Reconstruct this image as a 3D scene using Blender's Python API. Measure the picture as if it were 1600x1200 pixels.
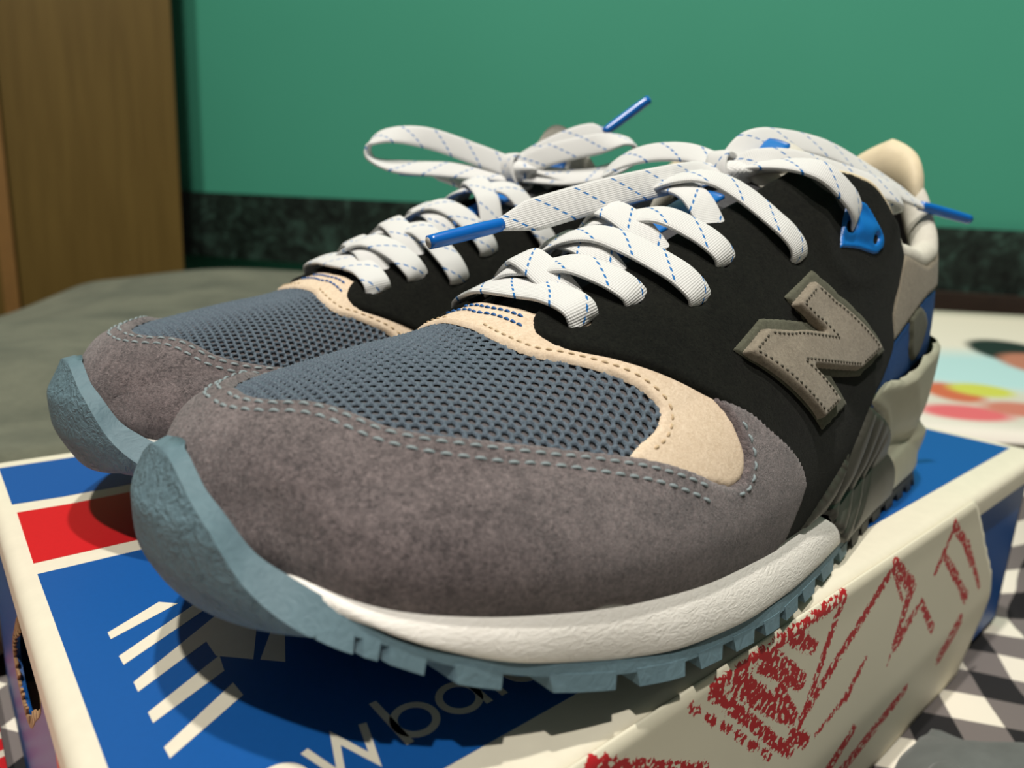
import bpy, bmesh, math, random
import numpy as np
from mathutils import Vector, Matrix, kdtree
random.seed(4); np.random.seed(4)
for _o in list(bpy.data.objects): bpy.data.objects.remove(_o)
scene = bpy.context.scene
COL = scene.collection

# ------------------------------------------------------------------ camera
_X = Vector((0.7575914, -0.10647864, 0.64398569)); _Z = Vector((0.05339881, -0.97318754, -0.22372882))
_X.normalize(); _Z = (_Z - _X * _Z.dot(_X)).normalized(); _Y = _Z.cross(_X)
CAM_POS = Vector((-0.01452939, -0.07241396, 0.08162603))
cam_data = bpy.data.cameras.new('camera'); cam = bpy.data.objects.new('camera', cam_data); COL.objects.link(cam)
# columns: the camera's right, up and backward axes in the world
_r = Vector((_X[0], _Y[0], _Z[0])); _d = Vector((_X[1], _Y[1], _Z[1])); _f = Vector((_X[2], _Y[2], _Z[2]))
_m = Matrix((( _r[0], -_d[0], -_f[0]), (_r[1], -_d[1], -_f[1]), (_r[2], -_d[2], -_f[2]))).to_4x4()
_m.translation = CAM_POS
cam.matrix_world = _m
cam_data.sensor_width = 36.0; cam_data.lens = 36.0 * 1079.3 / 1600.0
cam_data.clip_start = 0.005; cam_data.clip_end = 20
cam_data.dof.use_dof = True; cam_data.dof.focus_distance = 0.147; cam_data.dof.aperture_fstop = 14.0
scene.camera = cam

# ------------------------------------------------------------------ light
world = bpy.data.worlds.new('room_ambience'); scene.world = world; world.use_nodes = True
_bg = world.node_tree.nodes['Background']; _bg.inputs[0].default_value = (1.0, .96, .88, 1); _bg.inputs[1].default_value = 0.085
def ceiling_lamp(name, direction, dist, watts, size, col=(1.0, .955, .875)):
    ld = bpy.data.lights.new(name, 'AREA'); ld.shape = 'DISK'; ld.size = size; ld.energy = watts; ld.color = col
    o = bpy.data.objects.new(name, ld); COL.objects.link(o)
    d = Vector(direction).normalized(); o.location = Vector((.06, .03, 0)) + d * dist
    o.rotation_euler = (-d).to_track_quat('-Z', 'Y').to_euler()
    return o
ceiling_lamp('ceiling_spot', (-.29, -.26, 1), 2.5, 42.0, .075)
ceiling_lamp('ceiling_spot', (-.08, -.02, 1), 2.5, 40.0, .075)
scene.view_settings.view_transform = 'Standard'; scene.view_settings.look = 'None'
scene.view_settings.exposure = 0.0; scene.view_settings.gamma = 1.0; scene.view_settings.use_curve_mapping = False

# ------------------------------------------------------------------ helpers
def s2l(c): return tuple(((x/255)/12.92 if x/255 <= .04045 else ((x/255+.055)/1.055)**2.4) for x in c) + (1.0,)
class NT:
    def __init__(self, name):
        self.m = bpy.data.materials.new(name); self.m.use_nodes = True; self.t = self.m.node_tree
        self.b = self.t.nodes['Principled BSDF']
    def n(self, typ, **kw):
        x = self.t.nodes.new(typ)
        for k, v in kw.items():
            if k.startswith('i_'):
                k2 = k[2:]; x.inputs[int(k2) if k2.isdigit() else k2.replace('_', ' ')].default_value = v
            else: setattr(x, k, v)
        return x
    def l(self, a, b): self.t.links.new(a, b)
    def math(self, op, a, b=None, c=None):
        x = self.n('ShaderNodeMath', operation=op)
        for i, v in enumerate((a, b, c)):
            if v is None: continue
            if hasattr(v, 'links'): self.l(v, x.inputs[i])
            else: x.inputs[i].default_value = v
        return x.outputs[0]
    def mix(self, fac, a, b):
        x = self.n('ShaderNodeMix', data_type='RGBA')
        for s, v in ((x.inputs[0], fac), (x.inputs[6], a), (x.inputs[7], b)):
            if hasattr(v, 'links'): self.l(v, s)
            else: s.default_value = v
        return x.outputs[2]
    def coord(self, which='Object'): return self.n('ShaderNodeTexCoord').outputs[which]
    def noise(self, scale, detail=4, rough=.6, co=None, dist=0):
        x = self.n('ShaderNodeTexNoise'); x.inputs['Scale'].default_value = scale; x.inputs['Detail'].default_value = detail
        x.inputs['Roughness'].default_value = rough; x.inputs['Distortion'].default_value = dist
        self.l(co if co is not None else self.coord(), x.inputs['Vector']); return x.outputs[0]
    def ramp(self, fac, stops):
        x = self.n('ShaderNodeValToRGB'); r = x.color_ramp
        while len(r.elements) < len(stops): r.elements.new(.5)
        for e, (p, c) in zip(r.elements, stops): e.position = p; e.color = c if len(c) == 4 else s2l(c)
        self.l(fac, x.inputs[0]); return x.outputs[0]
    def bump(self, h, strength, dist, normal=None):
        x = self.n('ShaderNodeBump'); x.inputs['Strength'].default_value = strength; x.inputs['Distance'].default_value = dist
        self.l(h, x.inputs['Height'])
        if normal is not None: self.l(normal, x.inputs['Normal'])
        return x.outputs[0]
    def out(self, col, rough=.6, normal=None, sheen=0, spec=.5, coat=0, sheen_tint=None):
        b = self.b
        if hasattr(col, 'links'): self.l(col, b.inputs['Base Color'])
        else: b.inputs['Base Color'].default_value = col
        if hasattr(rough, 'links'): self.l(rough, b.inputs['Roughness'])
        else: b.inputs['Roughness'].default_value = rough
        if normal is not None: self.l(normal, b.inputs['Normal'])
        b.inputs['Sheen Weight'].default_value = sheen; b.inputs['Specular IOR Level'].default_value = spec
        if sheen_tint: b.inputs['Sheen Tint'].default_value = sheen_tint
        b.inputs['Coat Weight'].default_value = coat
        return self.m
def suede(name, dark, light, nap=.35, sheen=.35, fine=1900):
    t = NT(name); co = t.coord()
    a = t.noise(60, 4, .6, co, 1.2); b = t.noise(950, 3, .7, co, .8)
    mp = t.n('ShaderNodeMapping'); mp.inputs['Scale'].default_value = (1, .55, 1.25); mp.inputs['Rotation'].default_value = (.3, .5, .6); t.l(co, mp.inputs[0])
    f = t.noise(fine, 4, .75, mp.outputs[0], 1.2)
    s = t.math('ADD', t.math('MULTIPLY', a, .20), t.math('ADD', t.math('MULTIPLY', b, .32), t.math('MULTIPLY', f, .48)))
    col = t.ramp(s, [(.41, dark), (.60, light)])
    n = t.bump(b, .22, .0006); n = t.bump(f, nap, .0006, n)
    return t.out(col, .92, n, sheen, .12)
def plain(name, col, rough=.55, noise=0.0, scale=300, bump=0.0, spec=.5, sheen=0, coat=0, bdist=.0004):
    t = NT(name); c = s2l(col); n = None
    if noise or bump:
        x = t.noise(scale, 4, .6)
        if noise: c = t.mix(x, s2l([v*(1-noise) for v in col]), s2l([min(255, v*(1+noise)) for v in col]))
        if bump: n = t.bump(x, bump, bdist)
    return t.out(c, rough, n, sheen, spec, coat)
def mesh_obj(name, verts, faces, mat=None, parent=None, smooth=True, uvs=None, loc=None):
    me = bpy.data.meshes.new(name); me.from_pydata([tuple(map(float, v)) for v in verts], [], [tuple(map(int, f)) for f in faces]); me.update()
    if smooth and len(me.polygons): me.polygons.foreach_set('use_smooth', [True]*len(me.polygons))
    if uvs is not None:
        lay = me.uv_layers.new(name='UVMap'); idx = np.zeros(len(me.loops), int); me.loops.foreach_get('vertex_index', idx)
        lay.data.foreach_set('uv', np.asarray(uvs, float)[idx].ravel())
    if mat is not None: me.materials.append(mat)
    o = bpy.data.objects.new(name, me); COL.objects.link(o)
    if parent is not None:
        o.parent = parent
        # every child is written in world coordinates of the thing it belongs to
        root = parent
        if root.parent is None: o.location = -Vector(root.location)
    if loc is not None: o.location = loc
    return o
def empty(name, loc):
    o = bpy.data.objects.new(name, None); o.location = loc; o.empty_display_size = .02; COL.objects.link(o); return o
def tag(o, label=None, category=None, group=None, kind=None):
    if label: o['label'] = label
    if category: o['category'] = category
    if group: o['group'] = group
    if kind: o['kind'] = kind
    return o
def boxvf(x0, x1, y0, y1, z0, z1):
    v = [(x0,y0,z0),(x1,y0,z0),(x1,y1,z0),(x0,y1,z0),(x0,y0,z1),(x1,y0,z1),(x1,y1,z1),(x0,y1,z1)]
    f = [(0,3,2,1),(4,5,6,7),(0,1,5,4),(1,2,6,5),(2,3,7,6),(3,0,4,7)]
    return v, f
def bevel(o, w, seg=3):
    m = o.modifiers.new('bevel', 'BEVEL'); m.width = w; m.segments = seg; m.limit_method = 'ANGLE'; return o
def prism(poly, z0, z1):
    n = len(poly); v = [(x, y, z0) for x, y in poly] + [(x, y, z1) for x, y in poly]
    f = [tuple(range(n, 2*n)), tuple(range(n-1, -1, -1))] + [(i, (i+1) % n, n+(i+1) % n, n+i) for i in range(n)]
    return v, f
def catmull(P, n, closed=False):
    P = np.asarray(P, float)
    if closed: Q = np.vstack([P[-1], P, P[0], P[1]])
    else: Q = np.vstack([2*P[0]-P[1], P, 2*P[-1]-P[-2]])
    # centripetal-ish: sample by chord length
    seg = len(Q)-3; L = np.linalg.norm(np.diff(Q[1:-1], axis=0), axis=1); L = np.maximum(L, 1e-9); cum = np.r_[0, np.cumsum(L)]
    ts = np.linspace(0, cum[-1], n); out = []
    for t in ts:
        i = min(np.searchsorted(cum, t, side='right')-1, seg-1); u = (t-cum[i])/L[i]
        p0, p1, p2, p3 = Q[i], Q[i+1], Q[i+2], Q[i+3]
        l0 = np.linalg.norm(p1-p0); l1 = L[i]; l2 = np.linalg.norm(p3-p2)
        m1 = (p2-p0)/max(l0+l1, 1e-9)*l1; m2 = (p3-p1)/max(l1+l2, 1e-9)*l1
        out.append((2*u**3-3*u**2+1)*p1+(u**3-2*u**2+u)*m1+(-2*u**3+3*u**2)*p2+(u**3-u**2)*m2)
    return np.array(out)
def grid_faces(nu, nv, off=0, flip=False, wrap=False):
    F = []
    for i in range(nu-1):
        for j in range(nv-1 if not wrap else nv):
            a = off+i*nv+j; b = off+(i+1)*nv+j; c = off+(i+1)*nv+(j+1) % nv; d = off+i*nv+(j+1) % nv
            F.append((a, d, c, b) if flip else (a, b, c, d))
    return F

# ------------------------------------------------------------------ the room behind
def wall_point(t, z, off=0.0):
    """a point of the back wall: t 0 left .. 1 right, off metres towards the room"""
    a = np.array([0.2019, 1.5356]); b = np.array([1.2227, -0.0291]); d = b-a; n = np.array([-(-d[1]), -d[0]]); n = np.array([d[1], -d[0]]); n /= np.linalg.norm(n)
    if n @ (np.array([0, 0])-a) < 0: n = -n
    p = a+d*t+n*off; return (p[0], p[1], z)
def wall_box(name, t0, t1, z0, z1, o0, o1, mat, parent=None, smooth=False):
    v = [wall_point(t0, z0, o1), wall_point(t1, z0, o1), wall_point(t1, z0, o0), wall_point(t0, z0, o0),
         wall_point(t0, z1, o1), wall_point(t1, z1, o1), wall_point(t1, z1, o0), wall_point(t0, z1, o0)]
    f = [(0,3,2,1),(4,5,6,7),(0,1,5,4),(1,2,6,5),(2,3,7,6),(3,0,4,7)]
    return mesh_obj(name, v, f, mat, parent, smooth)
t = NT('teal_wall_paint'); co = t.coord()
M_wall = t.out(t.mix(t.noise(3, 2, .5, co), s2l((64, 148, 122)), s2l((71, 157, 131))), .75, t.bump(t.noise(160, 3, .6, co), .06, .001), spec=.25)
t = NT('green_marble'); co = t.coord()
_a = t.noise(26, 7, .68, co, 1.4); _b = t.noise(90, 5, .7, co, .8)
M_marble = t.out(t.ramp(t.math('ADD', t.math('MULTIPLY', _a, .7), t.math('MULTIPLY', _b, .3)), [(.40, (14, 20, 17)), (.52, (34, 46, 40)), (.62, (58, 84, 74)), (.74, (84, 116, 104))]), .35, None, spec=.4)
t = NT('wardrobe_veneer'); co = t.coord(); mp = t.n('ShaderNodeMapping'); mp.inputs['Scale'].default_value = (14, 14, .9); t.l(co, mp.inputs[0])
M_veneer = t.out(t.ramp(t.noise(6, 5, .6, mp.outputs[0], .4), [(.3, (92, 72, 30)), (.7, (104, 83, 38))]), .5, None, spec=.3)
M_veneer_edge = plain('wardrobe_edge', (128, 92, 46), .5, .1, 40)
M_darkwood = plain('dark_ledge_wood', (44, 31, 22), .5, .25, 40)
M_floor = plain('grey_floor', (96, 88, 78), .7, .1, 8)
def struct(o): return tag(o, kind='structure')
struct(wall_box('wall_back', -.9, 2.2, -.55, 2.3, -.06, 0, M_wall))
struct(wall_box('baseboard_back', -.9, 2.2, .0, .109, .0, .02, M_marble))
tag(wall_box('wooden_ledge', .62, 2.2, -.05, .028, .0205, .065, M_darkwood), 'dark brown wooden ledge running below the green marble strip on the right', 'ledge')
v, f = boxvf(-3, 4, -3, 3, -.56, -.55); struct(mesh_obj('floor', v, f, M_floor, smooth=False))
# wardrobe on the left
def cab_pt(lat, z, off):
    a = np.array([.3130, 1.0933]); d = np.array([-.978, .208]); n = np.array([-.208, -.978])
    p = a+d*lat+n*(-off); return (p[0], p[1], z)
def cab_box(name, l0, l1, z0, z1, o0, o1, mat, parent):
    v = [cab_pt(l0,z0,o0),cab_pt(l1,z0,o0),cab_pt(l1,z0,o1),cab_pt(l0,z0,o1),cab_pt(l0,z1,o0),cab_pt(l1,z1,o0),cab_pt(l1,z1,o1),cab_pt(l0,z1,o1)]
    return mesh_obj(name, v, [(0,1,2,3),(4,7,6,5),(0,4,5,1),(1,5,6,2),(2,6,7,3),(3,7,4,0)], mat, parent, False)
ward = empty('wardrobe', (*cab_pt(.3, 0, .2)[:2], -.55))
tag(ward, 'tall light brown veneered wardrobe at the left against the teal wall', 'wardrobe')
cab_box('side_panel', 0, .214, -.55, 1.5, 0, .13, M_veneer, ward)
cab_box('edge_strip', .215, .233, -.55, 1.5, -.012, .13, M_veneer_edge, ward)
cab_box('door', .234, .9, -.55, 1.5, -.004, .13, M_veneer, ward)

# ------------------------------------------------------------------ the bed
t = NT('gingham_cotton'); uv = t.coord('UV'); sp = t.n('ShaderNodeSeparateXYZ'); t.l(uv, sp.inputs[0])
def _stripe(s): return t.math('GREATER_THAN', t.math('FRACT', t.math('MULTIPLY', s, 1/.034)), .5)
_sx, _sy = _stripe(sp.outputs[0]), _stripe(sp.outputs[1])
_c1 = t.mix(_sx, s2l((226, 219, 204)), s2l((112, 105, 103))); _c2 = t.mix(_sx, s2l((112, 105, 103)), s2l((30, 29, 31)))
M_gingham = t.out(t.mix(_sy, _c1, _c2), .9, t.bump(t.noise(2500, 2, .5), .15, .0003), .1, .2)
def heights(x, y):
    z = -.0825+0*x
    def ridge(cx, cy, ang, w, ln, a):
        c, s = math.cos(ang), math.sin(ang); u = (x-cx)*c+(y-cy)*s; v_ = -(x-cx)*s+(y-cy)*c
        return a*np.exp(-(v_/w)**2-(u/ln)**2)
    z = z+ridge(.43, -.015, 1.35, .040, .13, .060)+ridge(.405, -.036, .35, .022, .070, .046)+ridge(.40, -.10, .55, .018, .10, .022)+ridge(.33, -.085, .35, .012, .07, .014)+ridge(.56, .08, 1.0, .03, .15, .03)
    z = z+.0035*np.sin(38*x+22*y)*np.clip((x-.25)/.1, 0, 1)
    # flattened where the box stands
    inside = np.clip(1-np.maximum(np.maximum(-.012-x, x-.352), np.maximum(-.016-y, y-.196))/.012, 0, 1)
    return z*(1-inside)+(-.0825)*inside
xs = np.unique(np.r_[np.linspace(-.5, .2, 24), np.linspace(.2, .75, 150), np.linspace(.75, 1.0, 14)])
ys = np.unique(np.r_[np.linspace(-.4, -.2, 10), np.linspace(-.2, .25, 130), np.linspace(.25, .55, 14)])
XX, YY = np.meshgrid(xs, ys, indexing='ij'); ZZ = heights(XX, YY)
V = np.c_[XX.ravel(), YY.ravel(), ZZ.ravel()]; ca, sa = math.cos(.62), math.sin(.62)
arc = V[:, 2]*1.2
UV = np.c_[V[:, 0]*ca+V[:, 1]*sa+arc*.6, -V[:, 0]*sa+V[:, 1]*ca+arc*.6]
_wa, _wb = np.array([0.2019, 1.5356]), np.array([1.2227, -0.0291]); _wn = np.array([(_wb-_wa)[1], -(_wb-_wa)[0]]); _wn /= np.linalg.norm(_wn)
_wd = (V[:, :2]-_wa) @ _wn; _wd = _wd if (-_wa) @ _wn > 0 else -_wd
_fs = [f_ for f_ in grid_faces(len(xs), len(ys)) if min(_wd[list(f_)]) > .12 and not (V[f_[0], 1] > .2 and V[f_[0], 0] < .565) and not ((V[f_[0], 0]-CAM_POS[0])*.6607+(V[f_[0], 1]-CAM_POS[1])*.7506 > .455 and (V[f_[0], 0]-CAM_POS[0])*.7506-(V[f_[0], 1]-CAM_POS[1])*.6607 > .20)]
_ix = np.unique(np.array(_fs)); _mp = {int(a_): k_ for k_, a_ in enumerate(_ix)}
sheet = mesh_obj('gingham_sheet', V[_ix], [tuple(_mp[a_] for a_ in f_) for f_ in _fs], M_gingham, None, True, UV[_ix])
_s = sheet.modifiers.new('solid', 'SOLIDIFY'); _s.thickness = .003; _s.offset = -1
tag(sheet, 'rumpled black and white gingham cotton sheet under the shoebox', 'bed sheet')
M_mattress = plain('mattress_ticking', (150, 146, 138), .9, .08, 60)
bed = empty('bed', (.2, .25, -.55)); tag(bed, 'low bed with a pale mattress under the sheet and blankets', 'bed')
def bed_box(name, t0, t1, o0, o1, z0, z1, mat):
    o = wall_box(name, t0, t1, z0, z1, o0, o1, mat, bed); return o
bevel(bed_box('mattress', .25, 1.55, .07, 1.75, -.35, -.0880, M_mattress), .03, 4)
bed_box('bed_base', .245, 1.56, .065, 1.76, -.549, -.355, M_darkwood)
# grey-green blanket mound behind the left end of the box
t = NT('grey_fleece'); co = t.coord(); _n = t.noise(14, 4, .6, co, .6)
M_fleece = t.out(t.ramp(t.math('ADD', t.math('MULTIPLY', _n, .8), t.math('MULTIPLY', t.noise(260, 4, .7, co), .2)), [(.34, (80, 82, 70)), (.66, (114, 114, 98))]), .95, t.bump(t.noise(700, 3, .6, co), .4, .001), .3, .1)
xs = np.linspace(-.5, .56, 100); ys = np.linspace(.203, .93, 90); XX, YY = np.meshgrid(xs, ys, indexing='ij')
def sm(a, b, x): q = np.clip((x-a)/(b-a), 0, 1); return q*q*(3-2*q)
ZZ = -.012+.008*sm(.25, .42, YY)+.003*np.sin(9*XX+5*YY)+.0025*np.sin(21*XX-13*YY)+.002*np.sin(37*YY+11*XX)
ZZ = ZZ-.005*sm(.25, .0, XX)-.03*sm(.50, .75, YY)*sm(.16, .0, XX)+.006*sm(.1, .3, XX)*sm(.5, .8, YY)
ZZ = -.0865+(ZZ+.0865)*sm(.198, .235, YY)**.6*sm(.56, .44, XX)**.6*sm(-.5, -.4, XX)*sm(.93, .84, YY)**.7*sm(.02, .10, -(YY-1.16)*.84+(XX-.447)*.55+.0)
bl = mesh_obj('fleece_blanket', np.c_[XX.ravel(), YY.ravel(), ZZ.ravel()], grid_faces(100, 90), M_fleece)
_s = bl.modifiers.new('solid', 'SOLIDIFY'); _s.thickness = .002; _s.offset = 1
tag(bl, 'grey-green fleece blanket heaped behind the left end of the shoebox', 'blanket')
# small grey cloth in front of the box, bottom right
M_greycloth = plain('grey_cotton', (96, 100, 98), .95, .15, 90, .3, .1, .2)
xs = np.linspace(.10, .245, 70); ys = np.linspace(-.13, -.018, 60); XX, YY = np.meshgrid(xs, ys, indexing='ij')
ex = np.minimum(sm(.10, .13, XX), sm(.245, .215, XX))*np.minimum(sm(-.13, -.10, YY), sm(-.018, -.034, YY))
_wx = XX+.012*np.sin(55*YY+20*XX); _wy = YY+.010*np.sin(48*XX+1.3)
ZZ = -.0800+ex*(.012+.008*np.abs(np.sin(52*_wx+34*_wy))+.006*np.sin(88*_wx-66*_wy+1.0)+.003*np.sin(150*_wy+40*_wx))
XX = XX+.010*np.sin(70*YY)*(1-ex); YY = np.minimum(YY+.010*np.sin(62*XX+.7)*(1-ex), -.0185)
gc = mesh_obj('grey_cloth', np.c_[XX.ravel(), YY.ravel(), ZZ.ravel()], grid_faces(70, 60), M_greycloth)
_s = gc.modifiers.new('solid', 'SOLIDIFY'); _s.thickness = .002; _s.offset = 1
tag(gc, 'crumpled dark grey cotton cloth lying on the gingham in front of the shoebox', 'cloth')

# printed magazine on the right
def mag_pt(lat, dep, h=0):
    fw = np.array([.6607, .7506]); rt = np.array([.7506, -.6607]); p = np.array([CAM_POS[0], CAM_POS[1]])+fw*dep+rt*lat
    k = (dep-.40)/(.80-.40); return (p[0], p[1], -.046+.0575*k+h)
mag = empty('magazine', mag_pt(.6, .62, -.03)); tag(mag, 'glossy magazine with a colourful cover photo lying behind the shoebox', 'magazine')
c4 = [(.23, .44), (.64, .44), (.64, .80), (.23, .80)]
v = [mag_pt(a, b, -.012) for a, b in c4]+[mag_pt(a, b, -.001) for a, b in c4]
mesh_obj('pages', v, [(0,3,2,1),(4,5,6,7),(0,1,5,4),(1,2,6,5),(2,3,7,6),(3,0,4,7)], plain('page_edges', (214, 208, 194), .8, .06, 900), mag, False)
t = NT('magazine_cover_print'); uv = t.coord('UV')
def ell(cx, cy, rx, ry, soft=.35):
    mp = t.n('ShaderNodeMapping'); mp.vector_type = 'POINT'; t.l(uv, mp.inputs[0]); mp.inputs['Location'].default_value = (-cx/rx, -cy/ry, 0); mp.inputs['Scale'].default_value = (1/rx, 1/ry, 0)
    ln = t.n('ShaderNodeVectorMath', operation='LENGTH'); t.l(mp.outputs[0], ln.inputs[0])
    x = t.n('ShaderNodeMapRange'); x.inputs[1].default_value = 1; x.inputs[2].default_value = 1-soft; t.l(ln.outputs[1], x.inputs[0]); return x.outputs[0]
sp = t.n('ShaderNodeSeparateXYZ'); t.l(uv, sp.inputs[0])
# UV x = metres sideways, y = metres in depth
colr = t.ramp(t.n('ShaderNodeMapRange', i_1=.44, i_2=.86).outputs[0], [(0, (232, 224, 214)), (1, (236, 228, 206))])
mr = t.t.nodes[-2]; t.l(sp.outputs[1], mr.inputs[0])
def paint(base, m, c): return t.mix(m, base, s2l(c))
colr = paint(colr, ell(.45, .585, .22, .075, .5), (186, 220, 222))
colr = paint(colr, ell(.40, .50, .14, .05, .5), (212, 206, 192))
colr = paint(colr, ell(.345, .530, .026, .026), (206, 104, 72))
colr = paint(colr, ell(.372, .538, .030, .018), (206, 208, 84))
colr = paint(colr, ell(.330, .488, .040, .018), (224, 104, 112))
colr = paint(colr, ell(.380, .500, .035, .018), (204, 122, 106))
colr = paint(colr, ell(.475, .648, .046, .046, .2), (34, 38, 38))
colr = paint(colr, ell(.480, .612, .046, .040, .25), (190, 122, 100))
colr = paint(colr, ell(.400, .480, .016, .010), (238, 234, 230))
M_cover = t.out(colr, .35, None, spec=.4)
nn = 14; P = []; Uv = []
for i in range(nn):
    for j in range(nn):
        a = .228+(.642-.228)*i/(nn-1); b = .438+(.802-.438)*j/(nn-1); P.append(mag_pt(a, b, .0002)); Uv.append((a, b))
cv_ = mesh_obj('cover', P, grid_faces(nn, nn), M_cover, mag, True, Uv); _s = cv_.modifiers.new('solid', 'SOLIDIFY'); _s.thickness = .0006; _s.offset = -1
# wedge cushion that carries the magazine
q4 = [(.25, .47), (.62, .47), (.62, .78), (.25, .78)]
P = [(*mag_pt(a, b)[:2], -.0875) for a, b in q4]+[mag_pt(a, b, -.0128) for a, b in q4]
wc = mesh_obj('wedge_cushion', P, [(0,3,2,1),(4,5,6,7),(0,1,5,4),(1,2,6,5),(2,3,7,6),(3,0,4,7)], plain('cushion_cotton', (176, 170, 156), .9, .08, 80, .2), None, False)
bevel(wc, .008, 3); tag(wc, 'pale sloping cushion under the magazine', 'cushion')
# a small blue thing on the ledge at the far right
bm = bmesh.new(); bmesh.ops.create_uvsphere(bm, u_segments=24, v_segments=16, radius=1)
for q in bm.verts:
    c_ = Vector(wall_point(.985, 0, .046)); k = 1.0-.25*max(0, q.co.z)
    q.co = Vector((c_.x+q.co.x*.030*k, c_.y+q.co.y*.022*k, .0285+(max(q.co.z, -.6)+.6)*.022))
me = bpy.data.meshes.new('blue_ball'); bm.to_mesh(me); bm.free(); me.polygons.foreach_set('use_smooth', [True]*len(me.polygons)); me.materials.append(plain('blue_fabric', (38, 78, 168), .8, .1, 60))
bb = bpy.data.objects.new('blue_cap', me); COL.objects.link(bb); tag(bb, 'small rounded blue object by the dark ledge at the far right edge', 'cap')
# printed paper under the left side of the box
t = NT('red_white_print'); co = t.coord(); _v = t.n('ShaderNodeTexWave', wave_type='RINGS'); _v.inputs['Scale'].default_value = 38; _v.inputs['Distortion'].default_value = 3; t.l(co, _v.inputs[0])
_m = t.math('GREATER_THAN', t.noise(16, 2, .5, co), .50)
M_redprint = t.out(t.mix(t.math('MULTIPLY', _m, t.math('GREATER_THAN', _v.outputs[1], .25)), s2l((226, 214, 192)), s2l((206, 30, 34))), .6)
xs = np.linspace(-.17, -.0085, 20); ys = np.linspace(-.03, .24, 30); XX, YY = np.meshgrid(xs, ys, indexing='ij')
ZZ = -.0765+.002*np.sin(30*XX+12*YY)+.004*sm(-.06, -.15, XX)
pp = mesh_obj('printed_paper', np.c_[XX.ravel(), YY.ravel(), ZZ.ravel()], grid_faces(20, 30), M_redprint)
_s = pp.modifiers.new('solid', 'SOLIDIFY'); _s.thickness = .0012; _s.offset = -1
tag(pp, 'red and white printed paper lying on the sheet left of the shoebox', 'paper')

# ------------------------------------------------------------------ the shoebox
M_card = plain('white_card', (225, 218, 198), .55, .03, 200, .05, .35)
M_blue = plain('blue_print', (18, 84, 156), .42, .03, 900, .0, .4)
M_red = plain('red_print', (200, 26, 34), .42, .03, 900, .0, .4)
M_cardin = plain('brown_card', (150, 118, 84), .9, .15, 400, .3)
M_inside = plain('box_inside', (110, 96, 78), .9, .1, 200)
t = NT('flap_print'); uv = t.coord('UV'); sp = t.n('ShaderNodeSeparateXYZ'); t.l(uv, sp.inputs[0])
_half = t.n('ShaderNodeTexVoronoi'); _half.inputs['Scale'].default_value = 900; t.l(uv, _half.inputs[0])
M_flap = None
BZ = -.0800
X0, X1, Y0, Y1 = -.0045, .3425, -.0115, .1895
# body
body = empty('shoebox', (.17, .09, BZ)); tag(body, 'blue shoebox with white rim, red stripe and white lettering under the two sneakers', 'shoebox')
bx0, bx1, by0, by1, th = X0+.0012, X1-.0015, Y0+.004, Y1-.002, .0015
for nm, a in (('base', (bx0, bx1, by0, by1, BZ, BZ+th)), ('front_panel', (bx0+th, bx1, by0, by0+th, BZ, -.0035)), ('back_panel', (bx0, bx1, by1-th, by1, BZ, -.0035)), ('end_panel', (bx1-th, bx1, by0, by1, BZ, -.0035))):
    v, f = boxvf(*a); mesh_obj(nm, v, f, {'base': M_card, 'front_panel': M_blue, 'back_panel': M_blue, 'end_panel': M_blue}[nm], body, False)
# left end panel with a torn thumb hole
hole = [(.084, -.0070), (.101, -.0090), (.120, -.0215), (.138, -.0380), (.131, -.0450), (.1100, -.0430), (.090, -.0290), (.072, -.0130)]
hole = catmull(hole, 60, True)[:-1]
rect = []
hc = hole.mean(0)
for p in hole:
    d = p-hc; k = 1e9
    for ax, lo, hi in ((0, by0, by1), (1, BZ, -.0035)):
        if d[ax] > 1e-9: k = min(k, (hi-hc[ax])/d[ax])
        elif d[ax] < -1e-9: k = min(k, (lo-hc[ax])/d[ax])
    rect.append(hc+d*k)
# snap the nearest ring points to the rectangle's corners
rect = np.array(rect)
for cy in (by0, by1):
    for cz in (BZ, -.0035):
        i = np.argmin(np.abs(rect[:, 0]-cy)+np.abs(rect[:, 1]-cz)); rect[i] = (cy, cz)
n_ = len(hole); Vv = [(bx0, p[0], p[1]) for p in rect]+[(bx0, p[0], p[1]) for p in hole]
ep = mesh_obj('end_panel', Vv, [(i, (i+1) % n_, n_+(i+1) % n_, n_+i) for i in range(n_)], M_blue, body, False)
_s = ep.modifiers.new('solid', 'SOLIDIFY'); _s.thickness = .0015; _s.offset = 0
ep['label'] = 'blue end panel with a torn thumb hole'
# torn edge of the hole with perforation teeth
V, F = [], []
for i in range(n_):
    p, q = hole[i], hole[(i+1) % n_]
    if not (p[1] < -.5*(p[0]-.088)-.010+.004 or p[0] > .1): continue
    jag = .0006+.0007*((i*7) % 3)
    k = len(V)
    inn = hc-p; inn = inn/np.linalg.norm(inn)*jag*1.6
    V += [(bx0-.0009, p[0], p[1]), (bx0-.0009, q[0], q[1]), (bx0-.0007, (p[0]*.4+q[0]*.6)+inn[0], (p[1]*.4+q[1]*.6)+inn[1]), (bx0-.0007, p[0]*.8+q[0]*.2+inn[0], p[1]*.8+q[1]*.2+inn[1])]
    F.append((k, k+1, k+2, k+3))
te = mesh_obj('torn_edge', V, F, M_cardin, body, False); _s = te.modifiers.new('solid', 'SOLIDIFY'); _s.thickness = .0006; tag(te, kind='stuff')
# red print on the left end, near corner
v = [(bx0-.0009, .0535, -.0100), (bx0-.0009, .0485, -.0795), (bx0-.0009, by0+.0005, -.0795), (bx0-.0009, by0+.0005, -.0100)]
pr = mesh_obj('red_stripe', v+[(a+.0003, b, c) for a, b, c in v], [(0,1,2,3),(7,6,5,4),(0,4,5,1),(1,5,6,2),(2,6,7,3),(3,7,4,0)], M_red, body, False)

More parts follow.
